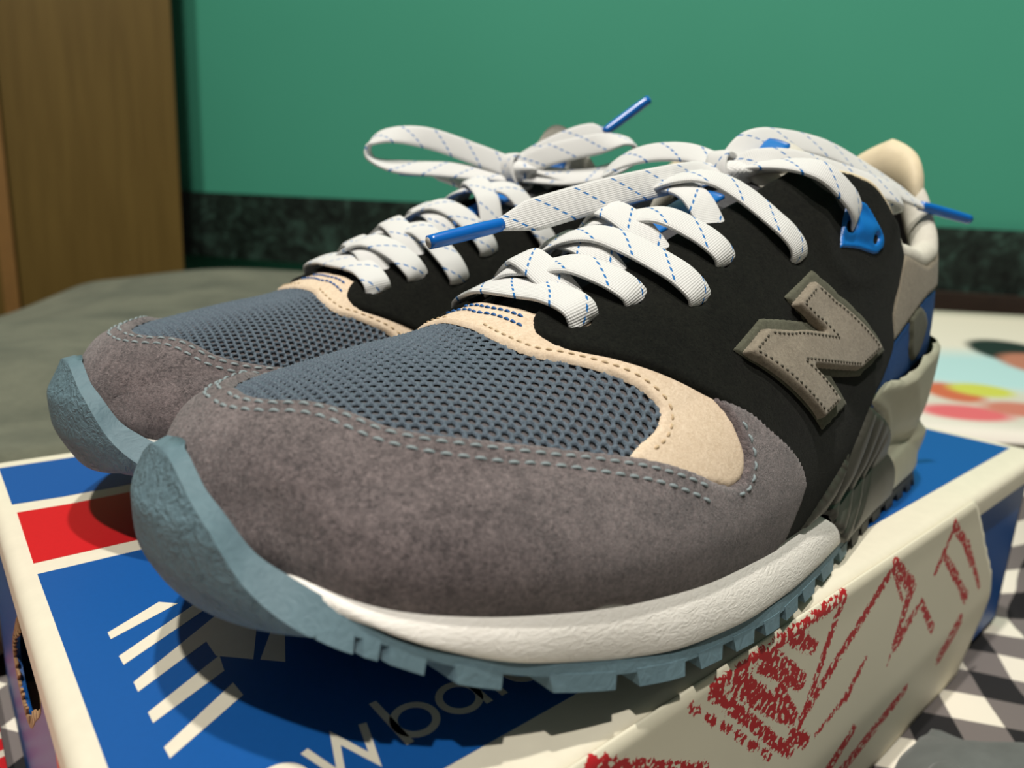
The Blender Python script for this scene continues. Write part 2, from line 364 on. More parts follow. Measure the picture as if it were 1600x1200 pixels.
# lid with a rounded rim
def rrect(x0, x1, y0, y1, r, n=5):
    P = []
    for cx, cy, a0 in ((x1-r, y1-r, 0), (x0+r, y1-r, 90), (x0+r, y0+r, 180), (x1-r, y0+r, 270)):
        for k in range(n+1): a = math.radians(a0+90*k/n); P.append((cx+r*math.cos(a), cy+r*math.sin(a)))
    return P
rings = []
R = .0032
for k in range(7):
    a = math.radians(90*k/6); ins = R*(1-math.sin(a)); z = -R*(1-math.cos(a)); rings.append((ins, z))
rings.append((0, -.0085))
Vv, F = [], []; per = None
for ins, z in rings:
    P = rrect(X0+ins, X1-ins, Y0+ins, Y1-ins, .004); per = len(P); Vv += [(x, y, z) for x, y in P]
for i in range(len(rings)-1):
    for j in range(per): F.append((i*per+j, (i+1)*per+j, (i+1)*per+(j+1) % per, i*per+(j+1) % per))
F.append(tuple(range(per)))
P = rrect(X0+.001, X1-.001, Y0+.001, Y1-.001, .004); k0 = len(Vv); Vv += [(x, y, -.0085) for x, y in P]; k1 = len(Vv); Vv += [(x, y, -.0028) for x, y in P]
for j in range(per):
    F.append(((len(rings)-1)*per+j, k0+j, k0+(j+1) % per, (len(rings)-1)*per+(j+1) % per)); F.append((k0+j, k1+j, k1+(j+1) % per, k0+(j+1) % per))
F.append(tuple(range(k1+per-1, k1-1, -1)))
lid = mesh_obj('lid', Vv, F, M_card, body, True); lid['label'] = 'blue and white hinged lid with red stripe and white lettering'
_lt = lid; _e = _lt.modifiers.new('split', 'EDGE_SPLIT'); _e.split_angle = math.radians(50)
def flat(name, poly, mat, parent, z0=-.00005, z1=.00012):
    v, f = prism(poly, z0, z1); return mesh_obj(name, v, f, mat, parent, False)
def wavy(y): return y
flat('blue_field', [(0, -.0002), (.335, -.0002), (.335, .1008), (0, .1008)], M_blue, lid)
flat('red_stripe', [(0, .1070), (.335, .1070), (.335, .1405), (.03, .1408), (.012, .1402), (.0004, .1410)], M_red, lid)
flat('blue_stripe', [(0, .1478), (.012, .1468), (.03, .1474), (.335, .147), (.335, .1815), (0, .1815)], M_blue, lid)
# slanted logo stripes in white
for q in [[(.0073,.0647),(.021,.0707),(.018,.0735),(.0073,.0674)], [(.0074,.0548),(.0275,.0668),(.0270,.0705),(.0073,.0581)],
          [(.0076,.0454),(.0214,.0536),(.0214,.0480),(.0265,.0430),(.0322,.0558),(.0307,.0628),(.0298,.0645),(.0076,.0486)], [(.0076,.0359),(.0211,.0427),(.0219,.0477),(.0076,.0390)],
          [(.0076,.0264),(.0214,.0342),(.0212,.0384),(.0075,.0293)], [(.0275,.0421),(.0309,.0388),(.0348,.0482),(.0337,.0515)],
          [(.0276,.0737),(.0330,.0766),(.0330,.0800),(.0272,.0772)], [(.0345,.0660),(.0470,.0735),(.0470,.0775),(.0345,.0698)]]:
    flat('logo_stripe', q, M_card, lid, .00008, .0002)
# lettering
def stroke(pts, w, closed=False):
    P = np.array(pts, float); out = []
    n = len(P); L = []; Rr = []
    for i in range(n):
        a = P[i]-P[i-1] if (i > 0 or closed) else P[1]-P[0]; b = P[(i+1) % n]-P[i] if (i < n-1 or closed) else a
        a = a/np.linalg.norm(a); b = b/np.linalg.norm(b); tn = a+b; tn /= np.linalg.norm(tn); nn_ = np.array([-tn[1], tn[0]]); k = w/2/max(.35, abs(nn_ @ np.array([-b[1], b[0]])))
        L.append(P[i]+nn_*k); Rr.append(P[i]-nn_*k)
    return L, Rr, closed
def letter(ch, x, y0, xh, w):
    r = xh/2-w/2; c = (x+xh/2, y0+xh/2); S_ = []
    ring = lambda a0, a1, n=28: [(c[0]+r*math.cos(math.radians(a0+(a1-a0)*k/n)), c[1]+r*math.sin(math.radians(a0+(a1-a0)*k/n))) for k in range(n+1)]
    if ch == 'b': S_ = [stroke(ring(0, 360)[:-1], w, True), stroke([(x+w/2, y0), (x+w/2, y0+xh*1.42)], w)]
    if ch == 'a': S_ = [stroke(ring(0, 360)[:-1], w, True), stroke([(x+xh-w/2, y0), (x+xh-w/2, y0+xh)], w)]
    if ch == 'e': S_ = [stroke(ring(0, 318), w), stroke([(x+w*.6, y0+xh/2), (x+xh-w*.2, y0+xh/2)], w)]
    if ch == 'c': S_ = [stroke(ring(42, 318), w)]
    if ch == 'l': S_ = [stroke([(x+w/2, y0), (x+w/2, y0+xh*1.42)], w)]
    if ch == 'n': S_ = [stroke([(x+w/2, y0), (x+w/2, y0+xh)], w), stroke([(x+w/2, y0+xh*.5)]+[(x+xh*.45+(xh*.45-w/2)*math.cos(math.radians(a)), y0+xh*.55+(xh*.45-w/2)*math.sin(math.radians(a))) for a in range(170, -1, -17)]+[(x+xh*.9-w/2, y0)], w)]
    if ch == 'w': S_ = [stroke([(x+w*.4, y0+xh), (x+xh*.33, y0+w*.3), (x+xh*.66, y0+xh*.97), (x+xh*.99, y0+w*.3), (x+xh*1.32-w*.4, y0+xh)], w)]
    V, F = [], []
    for L, Rr, cl in S_:
        k = len(V); n = len(L)
        for z in (.00008, .0002): V += [(p[0], p[1], z) for p in L]+[(p[0], p[1], z) for p in Rr]
        for i in range(n if cl else n-1):
            j = (i+1) % n
            F += [(k+2*n+i, k+3*n+i, k+3*n+j, k+2*n+j), (k+i, k+j, k+n+j, k+n+i), (k+i, k+2*n+i, k+2*n+j, k+j), (k+n+i, k+n+j, k+3*n+j, k+3*n+i)]
    return V, F
for ch, x in (('n', .0060), ('e', .0145), ('w', .0236), ('b', .0375), ('a', .0467), ('l', .0573), ('a', .0610), ('n', .0718), ('c', .0808), ('e', .0898)):
    V, F = letter(ch, x, .0072, .0085, .00135); mesh_obj('letter', V, F, M_card, lid, False)
# front tuck flap: hangs in front of the box, creased half way
def flap_pt(x, s):
    """s metres below the rim"""
    if s < -.0053:
        a = math.radians(90-42*(-.0053-s)/.0026); r = .0032+.0005; return (x, Y0+.0032-r*math.sin(a), -.0032+r*math.cos(a))
    if s < .040: return (x, Y0-.0005-.03*max(s, 0), -.0085-s)
    q = s-.040; return (x, Y0-.0005-.03*.040+q*.09, -.0085-.040-q*.975)
xr = [(-.0065, .2505), (.004, .262), (.015, .272), (.029, .2865), (.040, .291), (.0465, .291), (.0735, .281)]
ss = np.r_[np.linspace(-.0079, -.0053, 6), np.linspace(-.0045, .0735, 32)]; nx = 120; P, Uv = [], []
for s in ss:
    xe = float(np.interp(s, [a for a, b in xr], [b for a, b in xr])); xe += .0006*math.sin(s*900) if .004 < s < .03 else 0
    for i in range(nx): x = .012+(xe-.012)*i/(nx-1); P.append(flap_pt(x, s)); Uv.append((x, s))
t = NT('flap_red_print'); uv = t.coord('UV'); sp = t.n('ShaderNodeSeparateXYZ'); t.l(uv, sp.inputs[0]); ux, us = sp.outputs[0], t.math('SUBTRACT', sp.outputs[1], .0038)
def seg(ax, ay, bx, by, w0, w1):
    """mask of a tapered stroke from a to b in flap metres"""
    dx, dy = bx-ax, by-ay; L2 = dx*dx+dy*dy
    px = t.math('SUBTRACT', ux, ax); py = t.math('SUBTRACT', us, ay)
    k = t.math('DIVIDE', t.math('ADD', t.math('MULTIPLY', px, dx), t.math('MULTIPLY', py, dy)), L2)
    kk = t.math('MINIMUM', t.math('MAXIMUM', k, 0.0), 1.0)
    qx = t.math('SUBTRACT', px, t.math('MULTIPLY', kk, dx)); qy = t.math('SUBTRACT', py, t.math('MULTIPLY', kk, dy))
    d = t.math('SQRT', t.math('ADD', t.math('MULTIPLY', qx, qx), t.math('MULTIPLY', qy, qy)))
    return t.math('SUBTRACT', t.math('ADD', t.math('MULTIPLY', kk, w1-w0), w0), d)
FLAP_STROKES = [(.094,-.0090,.150,-.0098,.0015,.0013), (.094,-.0088,.131,.0240,.0016,.0016), (.104,-.0060,.128,.0130,.0030,.0020), (.114,-.0075,.133,.0060,.0034,.0022), (.126,-.0085,.137,-.0010,.0026,.0018), (.1500,-.0100,.1325,.0245,.0018,.0012), (.140,-.0095,.150,-.0100,.0016,.0010),
    (.122,.0040,.131,.0150,.0024,.0020), (.1359,.0166,.1815,-.0085,.0019,.0017), (.1815,-.0085,.1965,.0015,.0026,.0026), (.1985,.0039,.1884,.0243,.0032,.0005), (.1840,-.0040,.1930,.0060,.0008,.0006), (.193,.0190,.209,.0116,.0030,.0012), (.209,.0116,.2246,.0262,.0015,.0018),
    (.2184,.0044,.2305,-.0085,.0016,.0014), (.2290,-.0085,.2480,.0040,.0020,.0016), (.2250,.0010,.2420,.0140,.0012,.0022), (.2480,.0030,.2720,.0265,.0013,.0012), (.2330,.0070,.2570,.0260,.0010,.0024), (.2400,-.0010,.2560,.0130,.0008,.0010),
    (.145,.0260,.1612,.0226,.0007,.0010), (.1612,.0226,.1703,.0155,.0018,.0010), (.060,-.0095,.0916,.0106,.0022,.0042), (.020,-.006,.060,.018,.003,.004), (.131,.0195,.1397,.0251,.0020,.0020),
    (.0868,-.0085,.0900,-.0060,.0008,.0008), (.0930,-.0035,.0960,-.0010,.0009,.0009), (.0990,.0012,.1020,.0038,.0009,.0009), (.1050,.0062,.1085,.0092,.0010,.0010), (.1115,.0118,.1150,.0148,.0010,.0010), (.1180,.0172,.1215,.0202,.0010,.0010),
    (.2435,.0427,.2538,.0353,.0048,.0040), (.135,.0600,.1691,.0375,.0050,.0026), (.160,.0550,.210,.0430,.0036,.0026), (.110,.0640,.135,.0500,.0030,.0030)]
masks = [seg(*a) for a in FLAP_STROKES]
m = masks[0]
for q in masks[1:]: m = t.math('MAXIMUM', m, q)
speck = t.noise(750, 3, .7, uv); 
m = t.math('ADD', m, t.math('MULTIPLY', t.math('SUBTRACT', speck, .5), .0042))
solid = t.math('GREATER_THAN', m, 0.0)
solid = t.math('MULTIPLY', solid, t.math('GREATER_THAN', t.noise(560, 2, .5, uv), .425))
M_flap = t.out(t.mix(solid, s2l((226, 220, 198)), s2l((186, 34, 40))), .55, spec=.35)
fl = mesh_obj('tuck_flap', P, grid_faces(len(ss), nx, flip=True), M_flap, lid, True, Uv)
_s = fl.modifiers.new('solid', 'SOLIDIFY'); _s.thickness = .0004; _s.offset = -1
fl['label'] = 'white creased front flap with red print'
# --- SHOE SURFACE (pure numpy)
import numpy as np
SX0, SX1 = .0085, .2835            # toe tip and heel end of the lasted upper
def _q(x): return np.arccos(np.clip(1-2*(np.asarray(x,float)-SX0)/(SX1-SX0),-1,1))/np.pi
def _x(q): return SX0+(SX1-SX0)*(1-np.cos(np.pi*np.asarray(q)))/2
def pchip(xs, ys):
    xs=np.asarray(xs,float); ys=np.asarray(ys,float)
    h=np.diff(xs); d=np.diff(ys)/h; m=np.zeros(len(xs))
    for i in range(1,len(xs)-1):
        if d[i-1]*d[i]>0:
            w1=2*h[i]+h[i-1]; w2=h[i]+2*h[i-1]; m[i]=(w1+w2)/(w1/d[i-1]+w2/d[i])
    m[0]=d[0]; m[-1]=d[-1]
    def f(x):
        x=np.clip(np.asarray(x,float),xs[0],xs[-1]); i=np.clip(np.searchsorted(xs,x)-1,0,len(xs)-2)
        t=(x-xs[i])/h[i]; t2=t*t; t3=t2*t
        return (2*t3-3*t2+1)*ys[i]+(t3-2*t2+t)*h[i]*m[i]+(-2*t3+3*t2)*ys[i+1]+(t3-t2)*h[i]*m[i+1]
    return f
def prof(pts):
    a=np.array(pts,float); f=pchip(_q(a[:,0]),a[:,1]); return lambda x: f(_q(x))
Y_LAT=prof([(.0085,.047),(.0105,.037),(.0145,.0275),(.0205,.0203),(.0262,.0124),(.0361,.0053),(.0515,-.0025),(.0732,-.0071),(.09,-.0084),(.11,-.0074),(.13,-.0052),(.16,-.0005),(.195,.005),(.23,.009),(.255,.0125),(.27,.019),(.279,.0285),(.2835,.0405)])
Y_MED=prof([(.0085,.047),(.0105,.0545),(.0155,.0615),(.024,.0685),(.036,.0742),(.052,.0775),(.08,.0785),(.11,.0765),(.15,.0725),(.195,.0712),(.23,.070),(.255,.0665),(.27,.060),(.279,.0512),(.2835,.0405)])
Z_F=prof([(.0085,.0355),(.0135,.0305),(.0205,.0291),(.0262,.0283),(.036,.0266),(.0515,.0247),(.073,.0217),(.104,.0188),(.133,.017),(.16,.0165),(.2,.018),(.24,.021),(.2835,.026)])
Z_T=prof([(.0085,.0372),(.0105,.0385),(.014,.0408),(.018,.0438),(.024,.0481),(.032,.0510),(.044,.0537),(.056,.0562),(.068,.0583),(.08,.0622),(.1,.0712),(.13,.0855),(.16,.0985),(.18,.110),(.2,.122),(.24,.132),(.27,.134),(.279,.13),(.2835,.118)])
N_Y=prof([(.0085,2.0),(.03,2.15),(.07,2.15),(.11,2.0),(.15,1.95),(.2,2.3),(.25,2.7),(.2835,2.6)])
N_Z=prof([(.0085,2.0),(.03,2.1),(.07,2.1),(.11,1.9),(.15,1.9),(.2,2.3),(.25,2.8),(.2835,2.6)])
Y_C=prof([(.0085,.047),(.03,.0475),(.06,.047),(.1,.044),(.15,.0415),(.2,.0405),(.2835,.0405)])
def HX(x): return np.where(np.asarray(x)>.2, .2+(np.asarray(x)-.2)*.80, x)
NU, NV = 421, 301
def build_grid():
    qs=np.linspace(0,1,NU)
    # blend cosine with uniform spacing
    qs=.0+qs
    xs=_x(qs)
    G=np.zeros((NU,NV,3))
    for i,x in enumerate(xs):
        yl,ym,zf,zt,yc=float(Y_LAT(x)),float(Y_MED(x)),float(Z_F(x)),float(Z_T(x)),float(Y_C(x))
        ny,nz=float(N_Y(x)),float(N_Z(x))
        ph=np.linspace(0,np.pi,361)
        c=np.cos(ph); s=np.sin(ph)
        cx=np.sign(c)*np.abs(c)**(2/ny); sz=np.clip(s,0,None)**(2/nz)
        w=np.where(c>0,yc-yl,ym-yc)
        y=yc-w*cx; z=zf+(zt-zf)*sz
        # the wall swells a little over the feather line
        b=.0022*np.sin(np.pi*np.clip(sz/.6,0,1))*min(1,(x-SX0)/.02)*min(1,(SX1-x)/.01)
        y=y-np.sign(c)*b
        L=np.r_[0,np.cumsum(np.hypot(np.diff(y),np.diff(z)))]
        t=np.linspace(0,L[-1],NV) if L[-1]>1e-9 else np.zeros(NV)
        # keep the centre line at v=.5
        k=180; tl=np.linspace(0,L[k],NV//2+1); tr=np.linspace(L[k],L[-1],NV//2+1)[1:]
        t=np.r_[tl,tr]
        G[i,:,0]=x; G[i,:,1]=np.interp(t,L,y); G[i,:,2]=np.interp(t,L,z)
    # the lower front of the toe draws back under the rubber bumper
    sm=lambda a,b,x: (lambda q: q*q*(3-2*q))(np.clip((x-a)/(b-a),0,1))
    G[...,0]+=.0066*(1-sm(.010,.040,G[...,0]))*(1-sm(.034,.0475,G[...,2]))
    # short heel
    G[...,0]=HX(G[...,0])
    return G
GRID=build_grid()
def _norms(G):
    du=np.gradient(G,axis=0); dv=np.gradient(G,axis=1)
    n=np.cross(du,dv); l=np.linalg.norm(n,axis=2,keepdims=True)
    n=n/np.maximum(l,1e-12)
    n[0,:]=(-1,0,0); n[-1,:]=(1,0,0)
    # orient outwards
    ctr=G.mean(axis=1,keepdims=True)
    return n
NORM=_norms(GRID)
def S(u,v,h=0.):
    """point of the lasted surface: u 0 toe..1 heel, v 0 lateral feather..1 medial feather, h metres outwards"""
    u=np.asarray(u,float); v=np.asarray(v,float)
    a=np.clip(u,0,1)*(NU-1); b=np.clip(v,0,1)*(NV-1)
    i=np.clip(a.astype(int),0,NU-2); j=np.clip(b.astype(int),0,NV-2)
    fa=(a-i)[...,None]; fb=(b-j)[...,None]
    def bl(A): return A[i,j]*(1-fa)*(1-fb)+A[i+1,j]*fa*(1-fb)+A[i,j+1]*(1-fa)*fb+A[i+1,j+1]*fa*fb
    p=bl(GRID); n=bl(NORM); n=n/np.maximum(np.linalg.norm(n,axis=-1,keepdims=True),1e-9)
    return p+n*np.asarray(h)[...,None], n
# --- END SHOE SURFACE

# ------------------------------------------------------------------ shoe building tools
_a_uv = None
def metric(u, v):
    e = 2e-3
    a = np.linalg.norm(S(np.clip(u+e, 0, 1), v)[0]-S(np.clip(u-e, 0, 1), v)[0], axis=-1)/(2*e)
    b = np.linalg.norm(S(u, np.clip(v+e, 0, 1))[0]-S(u, np.clip(v-e, 0, 1))[0], axis=-1)/(2*e)
    return np.maximum(a, 1e-4), np.maximum(b, 1e-4)
def spl(*segs, dens=.0012):
    """join smooth strokes into one closed outline in (u, v); every segment is a spline, corners where they meet"""
    out = []
    for s in segs:
        s = np.array(s, float)
        if len(s) == 2: n = max(2, int(np.linalg.norm((s[1]-s[0])*[.35, .2])/dens)); P = s[0]+(s[1]-s[0])*np.linspace(0, 1, n+1)[:, None]
        else:
            sc = np.array([.35, .2]); L = np.linalg.norm(np.diff(s*sc, axis=0), axis=1).sum(); P = catmull(s*sc, max(8, int(L/dens)))/sc
        out.append(P[:-1] if np.allclose(P[-1], P[-1]) else P)
    return np.vstack(out)
def mir(P): P = np.array(P, float).copy(); P[:, 1] = 1-P[:, 1]; return P[::-1]
def inside_poly(X, Y, poly):
    x0, y0 = poly[:, 0], poly[:, 1]; x1, y1 = np.roll(x0, -1), np.roll(y0, -1); r = np.zeros(X.shape, bool)
    for a, b, c, d in zip(x0, y0, x1, y1):
        if b == d: continue
        m = ((b > Y) != (d > Y)) & (X < (c-a)*(Y-b)/(d-b)+a); r ^= m
    return r
def clip_grid(P, sd, extra=None):
    """marching squares: keep sd < 0"""
    nu, nv = sd.shape; ins = sd < 0
    verts = list(P.reshape(-1, 3)); faces = []; cache = {}
    used = {}
    cnt = ins[:-1, :-1].astype(int)+ins[1:, :-1]+ins[1:, 1:]+ins[:-1, 1:]
    full = np.argwhere(cnt == 4); part = np.argwhere((cnt > 0) & (cnt < 4))
    faces = [(i*nv+j, (i+1)*nv+j, (i+1)*nv+j+1, i*nv+j+1) for i, j in full]
    edge_pts = []
    def cross(a, b):
        k = (a, b) if a < b else (b, a)
        if k not in cache:
            sa, sb = sd.flat[a], sd.flat[b]; t = sa/(sa-sb); cache[k] = len(verts); verts.append(verts[a]+(verts[b]-verts[a])*t); edge_pts.append((a, b, t))
        return cache[k]
    for i, j in part:
        q = [i*nv+j, (i+1)*nv+j, (i+1)*nv+j+1, i*nv+j+1]; f = []
        for k in range(4):
            a, b = q[k], q[(k+1) % 4]
            if sd.flat[a] < 0: f.append(a)
            if (sd.flat[a] < 0) != (sd.flat[b] < 0): f.append(cross(a, b))
        if len(f) >= 3: faces.append(tuple(f))
    return verts, faces
def compact(verts, faces):
    idx = np.unique(np.concatenate([np.asarray(f) for f in faces])); mp = {int(a): k for k, a in enumerate(idx)}
    return [verts[a] for a in idx], [tuple(mp[int(a)] for a in f) for f in faces], idx
def panel(name, poly, mat, parent, thick=.0012, base=-.0002, edge=.0012, step=.0008, hole=None, hfun=None, surf=None):
    surf = surf or S
    u0, v0 = poly.min(0); u1, v1 = poly.max(0); u0, u1, v0, v1 = max(0, u0-.006), min(1, u1+.006), max(0, v0-.008), min(1, v1+.008)
    um, vm = (u0+u1)/2, (v0+v1)/2
    pa = surf(np.linspace(u0, u1, 40), np.full(40, vm))[0]; pb = surf(np.full(40, um), np.linspace(v0, v1, 40))[0]
    nu = int(np.linalg.norm(np.diff(pa, axis=0), axis=1).sum()/step)+2; nv = int(np.linalg.norm(np.diff(pb, axis=0), axis=1).sum()/step)+2
    U, Vv = np.meshgrid(np.linspace(u0, u1, nu), np.linspace(v0, v1, nv), indexing='ij')
    P, N = surf(U, Vv)
    ins = inside_poly(U, Vv, poly)
    B = surf(np.clip(poly[:, 0], 0, 1), np.clip(poly[:, 1], 0, 1))[0]
    kd = kdtree.KDTree(len(B))
    for i, p in enumerate(B): kd.insert(p, i)
    kd.balance()
    # exact distance to the polyline near the border, capped inside
    Pf = P.reshape(-1, 3); d = np.empty(len(Pf)); n_b = len(B)
    for k in range(len(Pf)):
        co, i, dist = kd.find(Pf[k])
        if dist < .004:
            p = Pf[k]; best = dist
            for a, b in ((i-1, i), (i, (i+1) % n_b)):
                A = B[a]; D = B[b]-A; L2 = D @ D
                if L2 > 1e-14:
                    tt = min(1, max(0, (p-A) @ D/L2)); best = min(best, float(np.linalg.norm(p-A-D*tt)))
            dist = best
        d[k] = dist
    d = d.reshape(U.shape); sd = np.where(ins, -d, d)
    if hole is not None: sd = np.maximum(sd, hole(U, Vv))
    k = np.clip(-sd/edge, 0, 1); h = base+thick*np.sqrt(np.clip(1-(1-k)**2, 0, 1))
    if hfun is not None: h = h+hfun(U, Vv, sd)
    Q = P+N*h[..., None]
    verts, faces = clip_grid(Q, sd)
    if not faces: raise RuntimeError(name)
    vs, fs, idx = compact(verts, faces)
    o = mesh_obj(name, vs, fs, mat, parent)
    return o
def offset_curve(uv, d):
    uv = np.array(uv, float); a, b = metric(uv[:, 0], uv[:, 1]); dd = np.gradient(uv, axis=0); tx, ty = dd[:, 0]*a, dd[:, 1]*b; l = np.hypot(tx, ty)+1e-12
    return np.c_[uv[:, 0]+d*(-ty/l)/a, uv[:, 1]+d*(tx/l)/b]
def stitches(rows, name, mat, parent, pitch=.0024, length=.0017, r=.00035):
    """rows: list of (uv curve, height); every stitch a short rounded thread"""
    V, F = [], []
    for uv, h in rows:
        uv = catmull(np.array(uv)*[.35, .2], 400)/[.35, .2]
        P, N = S(uv[:, 0], uv[:, 1], np.full(len(uv), h)); L = np.r_[0, np.cumsum(np.linalg.norm(np.diff(P, axis=0), axis=1))]
        s = pitch*.5
        while s+length < L[-1]:
            ks = np.linspace(s, s+length, 5); c = np.stack([np.interp(ks, L, P[:, q]) for q in range(3)], 1); n = np.stack([np.interp(ks, L, N[:, q]) for q in range(3)], 1)
            k0 = len(V); tg = c[-1]-c[0]; tg /= np.linalg.norm(tg)+1e-12
            for m in range(5):
                lift = r*1.1*math.sin(math.pi*m/4)-r*.5; w = np.cross(tg, n[m]); w /= np.linalg.norm(w)+1e-12; rr = r*(1 if 0 < m < 4 else .6)
                for a in range(6): th = 2*math.pi*a/6; V.append(c[m]+n[m]*(lift+rr*math.sin(th)*.8)+w*rr*math.cos(th))
            F += grid_faces(5, 6, k0, wrap=True); F += [tuple(k0+a for a in range(6)), tuple(k0+24+a for a in range(5, -1, -1))]
            s += pitch
    o = mesh_obj(name, V, F, mat, parent); return tag(o, kind='stuff')
def ribbon(name, pts, nrm, mat, parent, width=.0068, thick=.0014, n=None, flip=1, v0=0.0, taper=None):
    pts = np.array(pts, float); nrm = np.array(nrm, float)
    L = np.linalg.norm(np.diff(pts, axis=0), axis=1).sum(); n = n or max(14, int(L/.0012))
    C_ = catmull(pts, n); cl = np.r_[0, np.cumsum(np.linalg.norm(np.diff(pts, axis=0), axis=1))]; ts = np.linspace(0, cl[-1], n)
    N_ = np.stack([np.interp(ts, cl, nrm[:, k]) for k in range(3)], 1)
    T = np.gradient(C_, axis=0); T /= np.linalg.norm(T, axis=1)[:, None]+1e-12
    N_ = N_-T*(N_*T).sum(1)[:, None]; N_ /= np.linalg.norm(N_, axis=1)[:, None]+1e-12
    W = np.cross(T, N_); dist = np.r_[0, np.cumsum(np.linalg.norm(np.diff(C_, axis=0), axis=1))]
    K = 16; V, UVs = [], []
    for i in range(n):
        wd = width*(taper(i/(n-1)) if taper else 1); tk = thick
        for k in range(K):
            a = 2*math.pi*k/K; ca, sa = math.cos(a), math.sin(a)
            x = math.copysign(abs(ca)**.55, ca)*wd/2; y = math.copysign(abs(sa)**.75, sa)*tk/2
            y += .00018*math.cos(math.pi*2*x/max(wd, 1e-6))*(1 if sa > 0 else -1)*0
            V.append(C_[i]+W[i]*x+N_[i]*y); UVs.append((x/width+.5, (dist[i]+v0)*100))
    F = grid_faces(n, K, wrap=True, flip=True)+[tuple(range(K)), tuple((n-1)*K+k for k in range(K-1, -1, -1))]
    return mesh_obj(name, V, F, mat, parent, True, UVs)
def tube(name, pts, rad, mat, parent, n=None, K=12, caps=True):
    pts = np.array(pts, float); n = n or max(8, len(pts)*6); C_ = catmull(pts, n); T = np.gradient(C_, axis=0); T /= np.linalg.norm(T, axis=1)[:, None]
    up = np.array([0, 0, 1.0]); V = []
    R_ = np.interp(np.linspace(0, 1, n), np.linspace(0, 1, len(np.atleast_1d(rad))), np.atleast_1d(rad)) if np.size(rad) > 1 else np.full(n, float(rad))
    for i in range(n):
        a = np.cross(T[i], up); a = a/np.linalg.norm(a) if np.linalg.norm(a) > 1e-4 else np.array([1.0, 0, 0]); b = np.cross(a, T[i])
        for k in range(K): th = 2*math.pi*k/K; V.append(C_[i]+R_[i]*(a*math.cos(th)+b*math.sin(th)))
    F = grid_faces(n, K, wrap=True)
    if caps: F += [tuple(range(K)), tuple((n-1)*K+k for k in range(K-1, -1, -1))]
    return mesh_obj(name, V, F, mat, parent)

# ------------------------------------------------------------------ shoe materials
M_suede = suede('grey_suede', (72, 65, 67), (143, 130, 130), .75, .35)
M_tan = suede('sand_nubuck', (208, 186, 160), (232, 212, 188), .15, .05)
M_black = suede('black_suede', (9, 10, 8), (27, 28, 23), .4, .03)
M_taupe = suede('taupe_suede', (122, 112, 98), (152, 142, 126), .4, .15)
M_taupe_d = suede('olive_backing', (78, 78, 66), (98, 98, 84), .2, .05)
M_heelsuede = suede('heel_suede', (120, 112, 98), (150, 140, 122), .3, .1)
t = NT('blue_grey_yarn'); co = t.coord(); _n = t.noise(3200, 3, .7, co, .5)
M_mesh = t.out(t.ramp(_n, [(.3, (54, 70, 86)), (.75, (112, 127, 140))]), .6, t.bump(_n, .6, .0003), .15, .4)
M_lining = plain('mesh_backing', (84, 80, 82), .75, .25, 1500, .5, .4)
t = NT('white_midsole_foam'); co = t.coord(); mp = t.n('ShaderNodeMapping'); mp.inputs['Scale'].default_value = (.6, .6, 1.4); t.l(co, mp.inputs[0])
_n = t.noise(620, 3, .55, mp.outputs[0], 1.8)
M_white = t.out(t.mix(_n, s2l((238, 233, 224)), s2l((252, 249, 243))), .6, t.bump(_n, .42, .0006), 0, .35)
t = NT('blue_grey_rubber'); co = t.coord(); _n = t.noise(330, 3, .6, co, 1.6)
M_rubber = t.out(t.mix(_n, s2l((88, 112, 122)), s2l((108, 134, 144))), .6, t.bump(_n, .35, .0006), 0, .35)
t = NT('textured_bumper_rubber'); co = t.coord(); _n = t.noise(420, 3, .6, co, 1.4); _m2 = t.noise(420, 4, .6, co, .8)
M_bumper = t.out(t.mix(_m2, s2l((88, 112, 122)), s2l((108, 134, 144))), .65, t.bump(_n, .9, .0012), 0, .3)
M_tpu_dark = plain('dark_grey_plastic', (58, 57, 50), .45, .08, 200, .0, .5)
M_tpu_light = plain('pale_grey_plastic', (172, 170, 150), .5, .05, 120, .05, .4)
M_heel_rubber = plain('dark_heel_rubber', (40, 40, 38), .6, .1, 300, .2)
M_blue_pl = plain('bright_blue_plastic', (12, 108, 190), .4, .05, 200, .0, .5)
M_blue_mesh = plain('blue_mesh_fabric', (26, 72, 132), .7, .25, 1400, .4)
M_collar = plain('pale_collar_fabric', (206, 202, 190), .85, .08, 700, .3, .2)
M_cream = plain('cream_leather', (226, 210, 178), .6, .06, 200, .1, .3)
M_thread = plain('pale_blue_thread', (136, 148, 152), .7)
M_thread_tan = plain('tan_thread', (196, 172, 138), .7)
M_thread_blue = plain('blue_thread', (28, 92, 160), .6)
M_thread_dark = plain('olive_thread', (74, 70, 58), .7)
M_aglet = plain('blue_aglet', (4, 104, 196), .25, 0, 1, 0, .6)
M_aglet_tip = plain('aglet_core', (178, 172, 164), .6)
M_tongue = plain('grey_tongue_fabric', (70, 70, 72), .85, .25, 900, .4, .2)
M_insole = plain('dark_insole', (40, 42, 46), .9, .1, 300)
t = NT('white_braided_lace'); uv = t.coord('UV'); sp = t.n('ShaderNodeSeparateXYZ'); t.l(uv, sp.inputs[0]); _u, _v = sp.outputs[0], sp.outputs[1]
